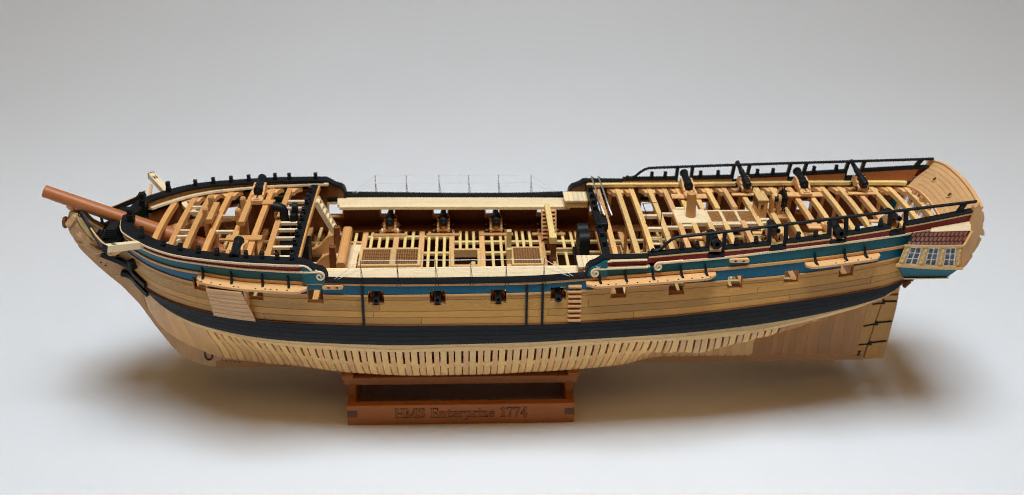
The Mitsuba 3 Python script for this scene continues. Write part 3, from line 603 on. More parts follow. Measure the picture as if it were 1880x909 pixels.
# pillars under the decks
for x, y, zt in ((-.2625, -.030, .151), (-.2458, -.012, .151), (-.2458, -.044, .1505), (-.3011, -.010, .151), (.0745, .004, .151), (.0880, -.022, .151), (.0745, -.034, .151), (.1057, -.038, .1505), (.1205, .0165, .152), (.1205, -.026, .152), (.1785, .018, .154), (.1785, -.030, .154)):
    m = MB(); r_ = .0016; z0 = float(zud(y)) + riser(x)
    m.tube([(x, y, z0), (x, y, z0 + .004), (x, y, z0 + .0045), (x, y, zt - .0045), (x, y, zt - .004), (x, y, zt)], [r_ * 1.25, r_ * 1.25, r_, r_, r_ * 1.25, r_ * 1.25], 8); put(S + '__pillar', m, 'wood', HONEY, 2, smooth=40)
# ---------------------------------------------------------------- gratings and hatches
def grating(x0, x1, y0, y1, z, nx, ny, wood=PINK, bw=.00050, solid_y=False):
    wood = DUSK  # bars darker than their timber, taking in the shade of the holes
    m = MB()
    for i in range(nx + 1):
        x = x0 + (x1 - x0) * i / nx; m.box((x, (y0 + y1) / 2, z - .0006), (bw, y1 - y0, .0012), ch=.0001)
    for j in range(ny + 1):
        y = y0 + (y1 - y0) * j / ny; m.box(((x0 + x1) / 2, y, z - .00075), (x1 - x0, bw, .0011), ch=.0001)
    return put(S + '__grating', m, 'wood', wood, 1, tone=.5)
def coaming(x0, x1, y0, y1, z0, z1, w=.0028, wood=MAPLE, tone=None):
    bar(S + '__hatch_coaming', x0, x1, y0, y0 + w, z0, z1, wood, 0, tone=tone); bar(S + '__hatch_coaming', x0, x1, y1 - w, y1, z0, z1, wood, 0, tone=tone)
    bar(S + '__hatch_coaming', x0, x0 + w, y0 + w + .0001, y1 - w - .0001, z0, z1 - .0001, wood, 1, tone=tone); bar(S + '__hatch_coaming', x1 - w, x1, y0 + w + .0001, y1 - w - .0001, z0, z1 - .0001, wood, 1, tone=tone)
coaming(-.1745, -.1172, -.0178, .0178, .1085, .1178, tone=.6)
bar(S + '__grating_ledge', -.1457, -.1405, -.0149, .0149, .1130, .1177, MAPLE, 1)
grating(-.1715, -.1460, -.0148, .0148, .1176, 13, 10, PINK); grating(-.1402, -.1203, -.0148, .0148, .1176, 9, 10, PINK)
coaming(-.0893, -.0617, -.0182, .0170, .1085, .1168, tone=.55)
coaming(-.0328, -.0036, -.0175, .0185, .1085, .1176, .0022)
grating(-.0306, -.0058, -.0152, .0162, .1177, 10, 15, PINK)
coaming(.0060, .0300, -.0190, .0210, .1085, .1150, .0026)
for j in range(3): bar(S + '__hatch_cover', .0090, .0300, -.0330 + j * .0042, -.0294 + j * .0042, .1105, .1135, PALE, 0)
coaming(.0570, .0735, .0000, .0225, .1100, .1165, .0014); grating(.0584, .0721, .0014, .0211, .1166, 7, 9, PINK)
# ladder-way knee seen in the hatch
m = MB(); m.prism([(-.079, .0985), (-.0665, .0985), (-.0665, .1125), (-.0700, .1130), (-.0720, .1100), (-.0765, .1070)], -.0120, -.0020, 'y'); put(S + '__hatch_ladder_head', m, 'wood', MAPLE, 0)
# quarterdeck mast partner and gratings
zp = .1562
for j in range(2): bar(S + '__mast_partner', .1190, .1487, -.0112 + j * .0143, .0030 + j * .0145, zp - .0042, zp, PALE, 0, tone=.55 + .1 * j)
m = MB(); m.tube([(.1335, .0025, zp - .006), (.1335, .0025, zp), (.1325, .0025, .1795), (.1325, .0025, .1798)], [.0046, .0046, .0042, .0037], 18); put(S + '__mizzen_mast_stub', m, 'wood', HONEY, 2, smooth=40, tone=.45)
coaming(.1490, .1936, -.0108, .0165, zp - .0050, zp - .0004, .0022, PALE, tone=.6)
for a, b, w in ((.1512, .1620, 'x'), (.1652, .1765, 'y'), (.1797, .1912, 'x')): grating(a + .0004, b - .0004, -.0084, .0141, zp - .0005, 9 if w == 'x' else 6, 9 if w == 'x' else 12, PINK, .00055)
for x in (.1636, .1781): bar(S + '__grating_ledge', x - .0014, x + .0014, -.0085, .0142, zp - .0045, zp - .0005, PALE, 1)
# binnacle
m = MB(); m.box((.1985, .0065, .1640), (.0085, .0200, .0195)); put(S + '__binnacle', m, 'wood', HONEY, 2, tone=.6)
bar(S + '__binnacle__top', .1935, .2035, -.0042, .0172, .1738, .1752, MAPLE, 1)
for y, z in ((-.0004, .169), (.0065, .169), (.0130, .169)): bar(S + '__binnacle__window', .1936, .1946, y - .0022, y + .0022, z - .0028, z + .0028, BROWN, 1, tone=.03)
bar(S + '__binnacle__window', .1965, .1990, -.0042, -.0033, .1665, .1705, BROWN, 1, tone=.03)
bar(S + '__binnacle__sill', .1925, .2050, -.0085, -.0040, .1545, .1572, PALE, 0)
# steering wheel: drum on two posts, spoked black wheel
bar(S + '__wheel_stand', .2062, .2235, -.0065, .0145, .1562, .1580, HONEY, 1)
for x in (.2085, .2150):
    m = MB(); c = .1725; pts = [(-.0035 + .004, .158), (.0035 + .004, .158)] + [(.004 + .0046 * math.cos(a), c + .0046 * math.sin(a)) for a in np.linspace(-.3, math.pi + .3, 10)]
    m.prism(pts, x - .0011, x + .0011, 'x'); put(S + '__wheel_post', m, 'wood', HONEY, 2, tone=.5)
m = MB(); m.tube([(.2085, .004, .1725), (.2150, .004, .1725)], .0026, 12); put(S + '__wheel_drum', m, 'black_paint')
W = S + '__steering_wheel'; cx, cy, cz = .2190, .004, .1730
m = MB(); a = np.linspace(0, 2 * math.pi, 25); m.tube(np.stack([0 * a + cx, cy + .0088 * np.cos(a), cz + .0088 * np.sin(a)], 1), .0009, 6, cap=False); m.tube([(cx - .0018, cy, cz), (cx + .0018, cy, cz)], .0022, 10); put(W, m, 'black_paint', smooth=40)
for i in range(10):
    a = i * math.pi / 5 + .2; m = MB(); d = np.array([0, math.cos(a), math.sin(a)]); c = np.array([cx, cy, cz]); m.tube([c + d * .002, c + d * .0088, c + d * .0100, c + d * .0120, c + d * .0128], [.0007, .0007, .0005, .0009, .0004], 6); put(W + '__spoke', m, 'black_paint')
# cabin bulkhead under the quarterdeck
for j in range(15):
    y = -.048 + j * .0066
    bar(S + '__bulkhead_board', .2290, .2305, y - .0031, y + .0031, .1135, .1515 if True else 0, PINK, 2, tone=.35 + .4 * rng.random())
for j in range(5):
    x = .2340 + j * .0066
    bar(S + '__bulkhead_board', x - .0031, x + .0031, -.0480, -.0466, .1140, .1470, PINK, 2, tone=.35 + .4 * rng.random())
# hull-side timbers seen between the beams aft
for s in (-1, 1):
    for x in (.068, .098, .130, .176, .196, .230, .245, .276, .290, .316, .33):
        if any(abs(x - c) < .0095 for c in PORTX): continue
        z0, z1 = .118 + riser(x), float(zqd(x)) - .004
        R = []
        for z in np.linspace(z0, z1, 5): y = float(Y(x, z)) - .0062; t = (z - z0) / (z1 - z0); R.append([(x - .0018, s * y, z), (x + .0018, s * y, z), (x + .0018, s * (y - .0015 - .005 * t ** 3), z), (x - .0018, s * (y - .0015 - .005 * t ** 3), z)])
        put(S + '__hanging_knee', MB().loft(R), 'wood', PINK, 2, tone=.5)
# ---------------------------------------------------------------- forecastle fittings
def timberhead(x, y, z, h=.0068, w=.0036):
    m = MB(); m.box((x, y, z + h * .28), (w, w, h * .56)); m.box((x, y, z + h * .62), (w * .82, w * .82, h * .2)); m.box((x, y, z + h * .84), (w * .98, w * .98, h * .32), ch=.0007)
    put(S + '__timberhead', m, 'black_paint')
TX = [-.3327, -.3172, -.3011, -.2849, -.2602, -.2467, -.2215]
for s in (-1, 1):
    for x in TX + ([-.2340] if s < 0 else []):
        timberhead(x, s * (float(Y(x, .159)) - .0048), float(zc(x)) + .0006)
    timberhead(-.3545, s * .0485, .1612, .0120, .0042)
    timberhead(-.3722 + (.002 if s > 0 else 0), s * .0165, .1620, .0145, .0052)
for s, xs in ((-1, (.1098, .1232, .1574, .1750, .2125, .2280, .2655, .2865)), (1, (.1085, .1215, .1560, .1730, .2110, .2260, .2650, .2860))):
    for x in xs: timberhead(x, s * (float(Y(x, float(zc(x)))) - .0030), float(zc(x)) + .0004, .0066, .0034)
# quarterdeck rails
RL = PI(*np.array([(.1, .0762), (.15, .072), (.2, .067), (.25, .0618), (.3, .0566), (.38, .0485)]).T); RZ = PI(*np.array([(.1, .1734), (.15, .177), (.2, .1808), (.25, .1845), (.3, .1881), (.38, .1939)]).T)
for s in (-1, 1):
    pts = [(.0840, s * .0790, .1637), (.0850, s * .0790, .1622), (.0885, s * .0786, .1620), (.0920, s * .0781, .1640), (.0965, s * .0773, .1685), (.1005, s * .0765, .1718), (.1045, s * .0760, .1735)] + [(x, s * float(RL(x)), float(RZ(x))) for x in np.linspace(.112, .3745, 22)]
    m = MB(); m.tube(pts, [.0018] * 3 + [.0013] * 4 + [.0014] * 22, 8); put(S + '__quarterdeck_rail', m, 'black_paint', smooth=40)
    for x in (.1325, .1470, .1868, .2015, .2405, .2555, .2950, .3100):
        z0, z1 = float(zm0b(x)) + .003, float(RZ(x)) - .0008; y0, y1 = float(Y(x, z0)) - .0028, float(RL(x))
        zc_ = float(zc(x)); yc = float(Y(x, zc_)) - .0030
        m = MB(); m.loft([[(x - .0015, s * (y - .0017), z), (x + .0015, s * (y - .0017), z), (x + .0015, s * (y + .0017), z), (x - .0015, s * (y + .0017), z)] for y, z in ((yc, zc_ - .006), (yc, zc_), (y1, z1))]); put(S + '__rail_stanchion', m, 'black_paint')
    x = .358; m = MB(); z0 = float(zc(x)); y0 = float(Y(x, z0)) - .003
    m.loft([[(x - .0018 + d, s * (y - .0016), z), (x + .0022 + d, s * (y - .0016), z), (x + .0022 + d, s * (y + .0016), z), (x - .0018 + d, s * (y + .0016), z)] for d, y, z in ((0, y0, z0 - .001), (.005, float(RL(x + .005)), float(RZ(x)) - .0005))]); put(S + '__rail_stanchion', m, 'black_paint')
# foremast bitts
def bitts(x, ys, ztop, zc_, yc, xc, wood=HONEY):
    for y in ys:
        m = MB(); m.box((x, y, (ztop + .118) / 2), (.0048, .0052, ztop - .118), ch=.0006); m.box((x, y, ztop + .0003), (.0036, .0040, .0008)); put(S + '__bitt_post', m, 'wood', wood, 2, tone=.42)
    bar(S + '__bitt_crosspiece', xc - .0026, xc + .0026, yc[0], yc[1], zc_ - .0048, zc_, wood, 1, tone=.62)
bitts(-.3088, (-.0055, .0200), .1705, .1655, (-.0175, .0190), -.3039)
bitts(-.2797, (-.0075, .0180), .1700, .1650, (-.0220, .0175), -.2748)
# forecastle breast beam with its timberheads
beam(S + '__breast_beam', -.2222, .1556, .0062, .0050, .0024, None, mat='black_paint', inset=.004, tone=.5)
beam(S + '__breast_beam_facing', -.2178, .1542, .0016, .0046, .0024, HONEY, inset=.005, tone=.7)
for y in (.0575, .0415, .0300, .0085, -.0055, -.0215, -.0375, -.0530, -.0700):
    timberhead(-.2235, y, .1552 + arc(y, .0024, .084), .0068, .0038)
# galley stove and its chimney
m = MB(); m.box((-.2345, -.0005, .1215), (.0305, .0200, .0200)); m.box((-.2345, -.0005, .1330), (.0285, .0180, .0035)); m.box((-.2240, -.0060, .1250), (.0120, .0210, .0250)); put(S + '__galley_stove', m, 'black_paint')
m = MB(); m.tube([(-.2400, .002, .134), (-.2405, .002, .164), (-.2415, .002, .1665), (-.2445, .002, .1675), (-.2500, .002, .1685)], [.0040, .0040, .0042, .0042, .0044], 16); put(S + '__galley_chimney', m, 'black_paint', smooth=40)
m = MB(); m.prism([(.005 + .0045 * math.cos(a), .1662 + .0045 * math.sin(a)) for a in np.linspace(0, math.pi, 12)] + [(.0005, .146), (.0095, .146)], -.2330, -.2285, 'x'); m.box((-.2318, -.001, .1535), (.005, .006, .018)); put(S + '__belfry', m, 'black_paint', smooth=30)
# ladder down from the forecastle
def ladder(base, top, bottom, across, n, wood=PALE, sw=.0045, tone=.55):
    top, bottom, across = map(np.array, (top, bottom, across)); a = across / np.linalg.norm(across); d = bottom - top; L = np.linalg.norm(d); d = d / L; nrm = np.cross(d, a)
    nrm = nrm if nrm[2] > 0 else -nrm
    m = MB()
    for s in (-.5, .5):
        c = across * s; m.hexa([top + c - a * .0005 - nrm * sw / 2, top + c + a * .0005 - nrm * sw / 2, bottom + c + a * .0005 - nrm * sw / 2, bottom + c - a * .0005 - nrm * sw / 2, top + c - a * .0005 + nrm * sw / 2, top + c + a * .0005 + nrm * sw / 2, bottom + c + a * .0005 + nrm * sw / 2, bottom + c - a * .0005 + nrm * sw / 2])
    put(base, m, 'wood', wood, 2, tone=tone)
    h = np.array([d[0], d[1], 0]); h /= np.linalg.norm(h) + 1e-9
    for i in range(n):
        c = top + d * L * (i + .5) / n; e = across * .5
        put(base + '__tread', MB().hexa([c - e - h * .0021, c + e - h * .0021, c + e + h * .0021, c - e + h * .0021, c - e - h * .0021 + [0, 0, .0008], c + e - h * .0021 + [0, 0, .0008], c + e + h * .0021 + [0, 0, .0008], c - e + h * .0021 + [0, 0, .0008]]), 'wood', wood, 1, tone=.6)
ladder(S + '__forecastle_ladder', (-.2165, .0440, .1560), (-.1965, .0440, .1140), (0, .0130, 0), 8)
ladder(S + '__gangway_ladder', (.0058, .0575, .1385), (.0058, .0420, .1130), (.0135, 0, 0), 8, PINK)
ladder(S + '__companion_ladder', (.0968, -.0130, .1520), (.0968, -.0330, .1150), (.0140, 0, 0), 7, PALE)
# riding bitts with standards
for s in (-1, 1):
    y = .020 * s
    m = MB(); m.box((-.1958, y, .1245), (.0058, .0056, .0300), ch=.0007); put(S + '__riding_bitt', m, 'wood', BROWN, 2, tone=.95)
    prof = [(-.1990, .1105), (-.1990, .1315), (-.2020, .1305), (-.2060, .1280), (-.2095, .1235), (-.2130, .1195), (-.2175, .1170), (-.2235, .1150), (-.2235, .1105)]
    m = MB(); m.prism(prof, y - .0026, y + .0026, 'y'); put(S + '__bitt_standard', m, 'wood', HONEY, 0, tone=.5)
R = [[(-.1918 + dx, y, .1215), (-.1835 + dx, y, .1215), (-.1835 + dx, y, .1290 - c), (-.1850 + dx, y, .1305 - c), (-.1903 + dx, y, .1305 - c), (-.1918 + dx, y, .1290 - c)] for y, dx, c in ((-.0345, 0, .001), (-.0335, 0, 0), (.0375, 0, 0), (.0385, 0, .001))]
put(S + '__riding_bitt_crosspiece', MB().loft(R), 'wood', HONEY, 1, tone=.8)
# jeer post, topsail sheet bitts, pumps in the waist
m = MB(); m.box((-.0352, .000, .1270), (.0046, .0050, .0340), ch=.0005); m.box((-.0352, -.0030, .1180), (.0050, .0050, .0180), ch=.0005); put(S + '__jeer_post', m, 'wood', BOX, 2, tone=.25)
for y in (-.0040, .0290):
    m = MB(); m.box((.0062, y, .1240), (.0050, .0050, .0290), ch=.0006); m.box((.0062, y, .1140), (.0062, .0062, .0090), ch=.0006); put(S + '__gallows_post', m, 'wood', BROWN, 2, tone=.9)
bar(S + '__gallows_beam', .0018, .0072, -.0085, .0620, .1385, .1422, BOX, 1, tone=.65)
bar(S + '__gallows_beam_head', .0015, .0082, -.0130, -.0040, .1362, .1428, BOX, 1, tone=.85)
for y0 in (.0085, -.0085):
    m = MB(); m.prism([(y0 + .0075 * math.cos(a), .1385 + .0075 * math.sin(a)) for a in np.linspace(0, math.pi, 14)] + [(y0 - .0075, .1120), (y0 + .0075, .1120)], .0290, .0385, 'x'); put(S + '__pump_cistern', m, 'black_paint', smooth=30)
bar(S + '__pump_base', .0265, .0410, -.0190, .0190, .1125, .1170, None, 1, mat='black_paint')
# gangways, corner steps
for s in (-1, 1):
    for j in range(4):
        o0, o1 = .0046 + j * .0058, .0046 + (j + 1) * .0058 - .0002; R = []
        xe = -.2010 + (0, .0003, .0012, .0034)[j]
        for x in np.linspace(xe, .0270, 16):
            y = .0895 if x < .5 else 0; y = float(Y(x, .1400)); yy0, yy1 = y - o0, max(.0612 + .0 * x, y - o1) if j == 3 else y - o1
            R.append([(x, s * yy0, .1392), (x, s * yy1, .1392), (x, s * yy1, .1362), (x, s * yy0, .1362)])
        put(S + '__gangway_plank', MB().loft(R), 'wood', PALE, 0, tone=.45 + .35 * rng.random())
    for j in range(5):
        x = .0235 + j * .0046; y = float(Y(x, .147)) - .0070
        bar(S + '__step_plank', x - .0022, x + .0022, *sorted((s * y, s * .0575)), .1452, .1475, PALE, 1, tone=.45 + .4 * rng.random())
    bar(S + '__step_bearer', .0230, .0440, *sorted((s * .0585, s * .0605)), .1392, .1451, MAPLE, 0)
# waist man-ropes on both sides
SX = [-.1641, -.1337, -.1010, -.0715, -.0419, -.0097]
for s in (-1, 1):
    tops = []
    for x in SX:
        y = .0893; m = MB(); lean = .0010 * (rng.random() - .5); top = (x + lean, s * (y + .0005), .1612)
        m.tube([(x - .0006, s * (y + .0030), .1372), (x, s * (y + .0022), .1420), (x + lean * .6, s * (y + .0010), .1530), top], .0003, 6); m.tube([(x + .0022, s * (y + .0030), .1370), (x + .0008, s * (y + .0012), .1480), (x + lean * .6, s * (y + .0008), .1545)], .00025, 6)
        put(S + '__rope_stanchion', m, 'black_paint'); tops.append(top)
    for dz, xe0, xe1 in ((-.0006, -.1885, .0185), (-.0085, -.1865, .0170)):
        P = [(xe0, s * .0885, .1410)]
        for i, t_ in enumerate(tops):
            P.append((t_[0], t_[1], t_[2] + dz))
            if i < 5: n_ = tops[i + 1]; P.append(((t_[0] + n_[0]) / 2, (t_[1] + n_[1]) / 2, (t_[2] + n_[2]) / 2 + dz - .0003))
        P.append((xe1, s * .0875, .1412))
        put(S + '__waist_rope', MB().tube(P, .0003 if s < 0 else .0002, 6), 'white_thread')
    m = MB(); m.tube([(-.1885, s * .0885, .1410), (-.1850, s * .089, .1405)], .0008, 6); put(S + '__rope_knot', m, 'white_thread'); m = MB(); m.tube([(.0170, s * .0875, .1410), (.0200, s * .0872, .1408)], .0008, 6); put(S + '__rope_knot', m, 'white_thread')
# quarterdeck breast beam, hand rails of the belfry kind
beam(S + '__breast_beam', .0465, .1552, .0058, .0060, .0024, None, mat='black_paint', inset=.003)
for y in (.060, .045, .030, .016, -.022, -.040, -.057): 
    m = MB(); m.box((.0455, y, .1590), (.0040, .0042, .0050)); put(S + '__breast_beam_head', m, 'black_paint')
m = MB(); m.box((.0500, -.010, .1560), (.0072, .0210, .0085), ch=.0006); put(S + '__breast_beam_block', m, 'black_paint')
for x in (.0478, .0545):
    m = MB(); m.tube([(x, .0700, .1668), (x, .0690, .1676), (x + .0006, .0400, .1684), (x + .001, .010, .1686), (x + .0016, .001, .1672), (x + .003, -.0045, .1640), (x + .004, -.0075, .1622)], .00085, 8); put(S + '__hand_rail', m, 'steel', smooth=40)
    for y in (.066, .045, .024, .003):
        m = MB(); m.tube([(x + .001, y, .1684), (x + .0026, y - .001, .1660), (x + .0028, y - .001, .1600), (x + .0016, y, .1575)], .0004, 6); put(S + '__hand_rail_bracket', m, 'black_paint')
# companion hand rail
m = MB(); m.tube([(.0900, -.0115, .1530), (.0890, -.0105, .1660), (.0890, .0085, .1665), (.0895, .0110, .1640)], .0004, 6); m.tube([(.0890, .0085, .1665), (.1020, .0100, .1670)], .0003, 6); m.tube([(.1030, -.0115, .1530), (.1035, -.0105, .1660), (.1035, .0085, .1665)], .0004, 6); put(S + '__companion_rail', m, 'black_paint')
for s in (-1, 1):
    for x in (-.1765, -.1270, -.0745, -.0215, .0290):
        y = float(Y(x, .131)) - .0060; m = MB(); m.box((x, s * (y - .0008), .1315), (.0022, .0016, .0050)); put(S + '__bulwark_cleat', m, 'black_paint')
# ---------------------------------------------------------------- channels, steps, fenders along the side
def channel(x0, x1, width, dz, strops, side, dead):
    k = S + '__channel'; n = 18; R = []
    for i, x in enumerate(np.linspace(x0, x1, n)):
        e = min(i, n - 1 - i); w = width * (1 - .5 * max(0, 1 - e / 1.6) ** 2); z = float(zm1(x)) + dz; y = float(Y(x, z))
        R.append([(x, side * (y - .0003), z), (x, side * (y + w), z), (x, side * (y + w), z - .0021), (x, side * (y - .0003), z - .0021)])
    kk_ = put(k, MB().loft(R), 'wood', PINK, 0, tone=.75)
    for x in strops:
        z = float(zm1(x)) + dz; y = float(Y(x, z)); m = MB()
        m.tube([(x - .0008, side * (y + .0010), z + .0085), (x - .0004, side * (y + .0018), z + .0035), (x, side * (y + .0038), z + .0008), (x + .0004, side * (y + .0078), z + .0004)], [.0008, .0011, .0013, .0011], 7); put(kk_ + '__chain_strop', m, 'black_paint', smooth=40)
    for x in dead:
        z = float(zm1(x)) + dz; y = float(Y(x, z)) + width - .0024
        m = MB(); m.tube([(x, side * y, z - .0001), (x, side * y, z + .00015)], .00085, 8); put(kk_ + '__chain_hole', m, 'black_paint')  # black disc painted for the dark of an open hole
for side, nm in SIDES:
    channel(-.3035, -.2098, .0132, -.0012, (-.2985, -.2735, -.2470, -.2250), side, (-.2985, -.2900, -.2822, -.2705, -.2665, -.2520, -.2440, -.2395, -.2340, -.2255))
    channel(.0270, .1400, .0118, -.0012, (.0390, .0615, .0850, .1100, .1315), side, (.0345, .0455, .0520, .0615, .0705, .0810, .0880, .0965, .1060, .1180, .1270, .1340))
    channel(.2200, .2875, .0110, -.0012, (.2290, .2560, .2745), side, (.2300, .2460, .2540, .2660, .2780))
    # anchor lining planks
    for i in range(7):
        t0, t1 = i / 7, (i + 1) / 7 - .012; R = []
        def P(t, u):
            x = -.2945 + (-.2640 + .2945) * u + (-.0010 if u < .5 else .0068) * t * (1 if u > .5 else 1); z = .1360 + (.0990 - .1360) * t; return x, float(Y(x, z)) + .0125 * (1 - t) ** 1.2 + .0022, z
        for u in np.linspace(0, 1, 6):
            a, b = P(t0, u), P(t1, u); R.append([(a[0], side * a[1], a[2]), (b[0], side * b[1], b[2]), (b[0], side * (b[1] - .0018), b[2]), (a[0], side * (a[1] - .0018), a[2])])
        put(S + '__anchor_lining_plank', MB().loft(R), 'wood', PINK, 0, tone=.15 + .25 * rng.random())
    for u in (0, 1):
        prof = []
        for t in np.linspace(0, .98, 8): x, y, z = P(t, u); prof.append((y - .0019, z))
        for t in np.linspace(.98, 0, 8): x, y, z = P(t, u); prof.append((float(Y(x, z)) + .0001, z))
        x = P(.5, u)[0] + (.0012 if u == 0 else -.0012); m = MB(); m.prism([(side * a, b) for a, b in prof], x - .0008, x + .0008, 'x'); put(S + '__anchor_lining_cheek', m, 'wood', PINK, 2, tone=.35)
    for z in np.linspace(.1340, .1030, 8):
        x0, x1 = .0120, .0235; y = float(Y(.018, z)); bar(S + '__side_step', x0, x1, *sorted((side * (y - .0002), side * (y + .0034))), z - .0010, z + .0010, PINK, 0, tone=.45)
    for x in (-.1637, -.0237, -.0100):
        m = MB(); R = []
        for z in np.linspace(float(zm1(x)) - .0004, float(zwt(x)) + .0004, 8): y = float(Y(x, z)); R.append([(x - .0010, side * (y + .0024), z), (x + .0010, side * (y + .0024), z), (x + .0010, side * (y - .0002), z), (x - .0010, side * (y - .0002), z)])
        put(S + '__fender', MB().loft(R), 'black_paint')
    for x0, x1, z in ((-.1970, -.1795, .1369), (.1515, .1690, .1530)):
        y = float(Y((x0 + x1) / 2, z)); m = MB(); a, b = x0 + .0018, x1 - .0018
        pts = [(b + .0018 * math.cos(t), z + .0017 * math.sin(t)) for t in np.linspace(-math.pi / 2, math.pi / 2, 7)] + [(a - .0018 * math.cos(t), z - .0017 * math.sin(t)) for t in np.linspace(-math.pi / 2, math.pi / 2, 7)]
        m.prism(pts, *sorted((side * (y + .0002), side * (y + .0036))), 'y'); k_ = put(S + '__fairlead', m, 'wood', PINK, 0, tone=.8)
        for f_ in (.3, .7): m = MB(); xx = x0 + (x1 - x0) * f_; m.tube([(xx - .001, side * (y + .0032), z), (xx + .001, side * (y + .0038), z)], .0007, 6); put(k_ + '__sheave', m, 'black_paint')
# ---------------------------------------------------------------- bowsprit, head, figurehead, catheads
m = MB(); A, B = np.array([-.4499, 0, .1857]), np.array([-.3000, 0, .1228]); d = (B - A) / np.linalg.norm(B - A)
m.tube([A, A + d * .0006, A + d * .05, A + d * .10, B], [.0050, .0056, .0061, .0068, .0075], 28); put(S + '__bowsprit', m, 'wood', PEAR, 0, smooth=40, tone=.75, label='thick reddish brown bowsprit')
def blob(pts, refine=.0012):
    """Continuous carved body: hulls of spheres along chains [(x, y, z, r), ...] in mm, joined."""
    parts = []
    for chain in pts:
        sp = [m3.Manifold.sphere(r / 1000, 16).translate((x / 1000, y / 1000, z / 1000)) for x, y, z, r in chain]
        parts += [m3.Manifold.batch_hull([a, b]) for a, b in zip(sp[:-1], sp[1:])] if len(sp) > 1 else sp
    M = m3.Manifold.batch_boolean(parts, m3.OpType.Add).refine_to_length(refine).to_mesh()
    t = trimesh.Trimesh(M.vert_properties[:, :3], M.tri_verts); trimesh.smoothing.filter_taubin(t, iterations=8); return t
body = [[(-427.1, 0, 163, 4.6), (-427.6, 0, 157, 6), (-426.6, 0, 147, 7.2), (-421.1, 0, 136, 7.2), (-412.6, 0, 126.5, 6.2), (-404.6, 0, 120.5, 4.6), (-399.5, 0, 117.5, 3)]]
for s in (-1, 1): body += [[(-425.6, s * 4.8, 162, 3), (-430.6, s * 6.5, 156, 2.4), (-434.6, s * 3.5, 154.5, 1.8)], [(-423.6, s * 4, 144, 4), (-416.6, s * 5.2, 134, 3.6), (-409.6, s * 5.6, 129, 2.6), (-402.6, s * 5, 126, 1.6)], [(-425.6, s * 3.6, 150, 3.4), (-418.6, s * 5.4, 140.5, 2.4), (-410.6, s * 5.8, 134.5, 1.5)]]
t = blob(body); n_ = t.vertex_normals; v = np.array(t.vertices)
along_ = (v - [-.426, 0, .160]) @ np.array([.55, 0, -.83])
fold = np.sin(v[:, 1] * 1500 + along_ * 230 + 2.2 * np.sin(along_ * 300)) * .0010 + (meshkit.fbm(v * 260) - .5) * .0016
t.vertices = v + n_ * (fold * np.clip((.166 - v[:, 2]) / .01, 0, 1))[:, None]
FG = put(S + '__figurehead', (np.array(t.vertices), np.array(t.faces)), 'wood', PINK, 2, smooth=True, tone=.15, label='carved draped figurehead holding a round shield')
t = blob([[(-429.6, 0, 171.4, 3.0), (-430, 0, 169.4, 2.4)], [(-427.8, 0, 169, 1.7), (-427, 0, 164, 2.2)], [(-432.3, 0, 170.4, .7), (-432.8, 0, 169.7, .6)], [(-428, 0, 173, 2.4), (-426.8, 0, 170.5, 2.0)]], .0007)
put(FG + '__head', (np.array(t.vertices), np.array(t.faces)), 'wood', PINK, 2, smooth=True, tone=.6)
m = MB(); M = np.eye(4); M[:3, :3] = rotz(.5) @ np.array([[0, 0, 1], [0, 1, 0], [1, 0, 0]]) if False else rotz(-.08); M[:3, 3] = (-.4350, -.0030, .1562)
m.lathe([(-.0022, 0), (-.0022, .0012), (-.0012, .0016), (-.0008, .0046), (-.0012, .0052), (0, .0056), (.0008, .0050), (.0008, 0)], 24, M); put(FG + '__shield', m, 'wood', BROWN, 2, smooth=40, tone=.9)
for s in (-1, 1):
    plate(S + '__hair_bracket', [(-425, 166), (-418.5, 166.5), (-415.2, 152), (-411.5, 139), (-415, 142), (-421, 153)], .0012, BOX, 2, y0=s * .0052, tone=.5)
def ribbon(base, P, w, h, mat=None, wood=None, tone=None):
    """Rectangular rail bent along a path."""
    P = np.asarray(P, float); g = np.gradient(P, axis=0); g /= np.linalg.norm(g, axis=1, keepdims=True); R = []
    for p, t_ in zip(P, g):
        a = np.cross(t_, [0, 0, 1.0]); a /= np.linalg.norm(a); u = np.cross(a, t_); R.append([p - a * w / 2 - u * h / 2, p + a * w / 2 - u * h / 2, p + a * w / 2 + u * h / 2, p - a * w / 2 + u * h / 2])
    return put(base, MB().loft(R), mat, wood, 0, smooth=35, tone=tone)
def smooth_path(P, n=24):
    P = np.asarray(P, float); s = np.r_[0, np.cumsum(np.linalg.norm(np.diff(P, axis=0), axis=1))]; f = PI(s, P, axis=0); return f(np.linspace(0, s[-1], n))
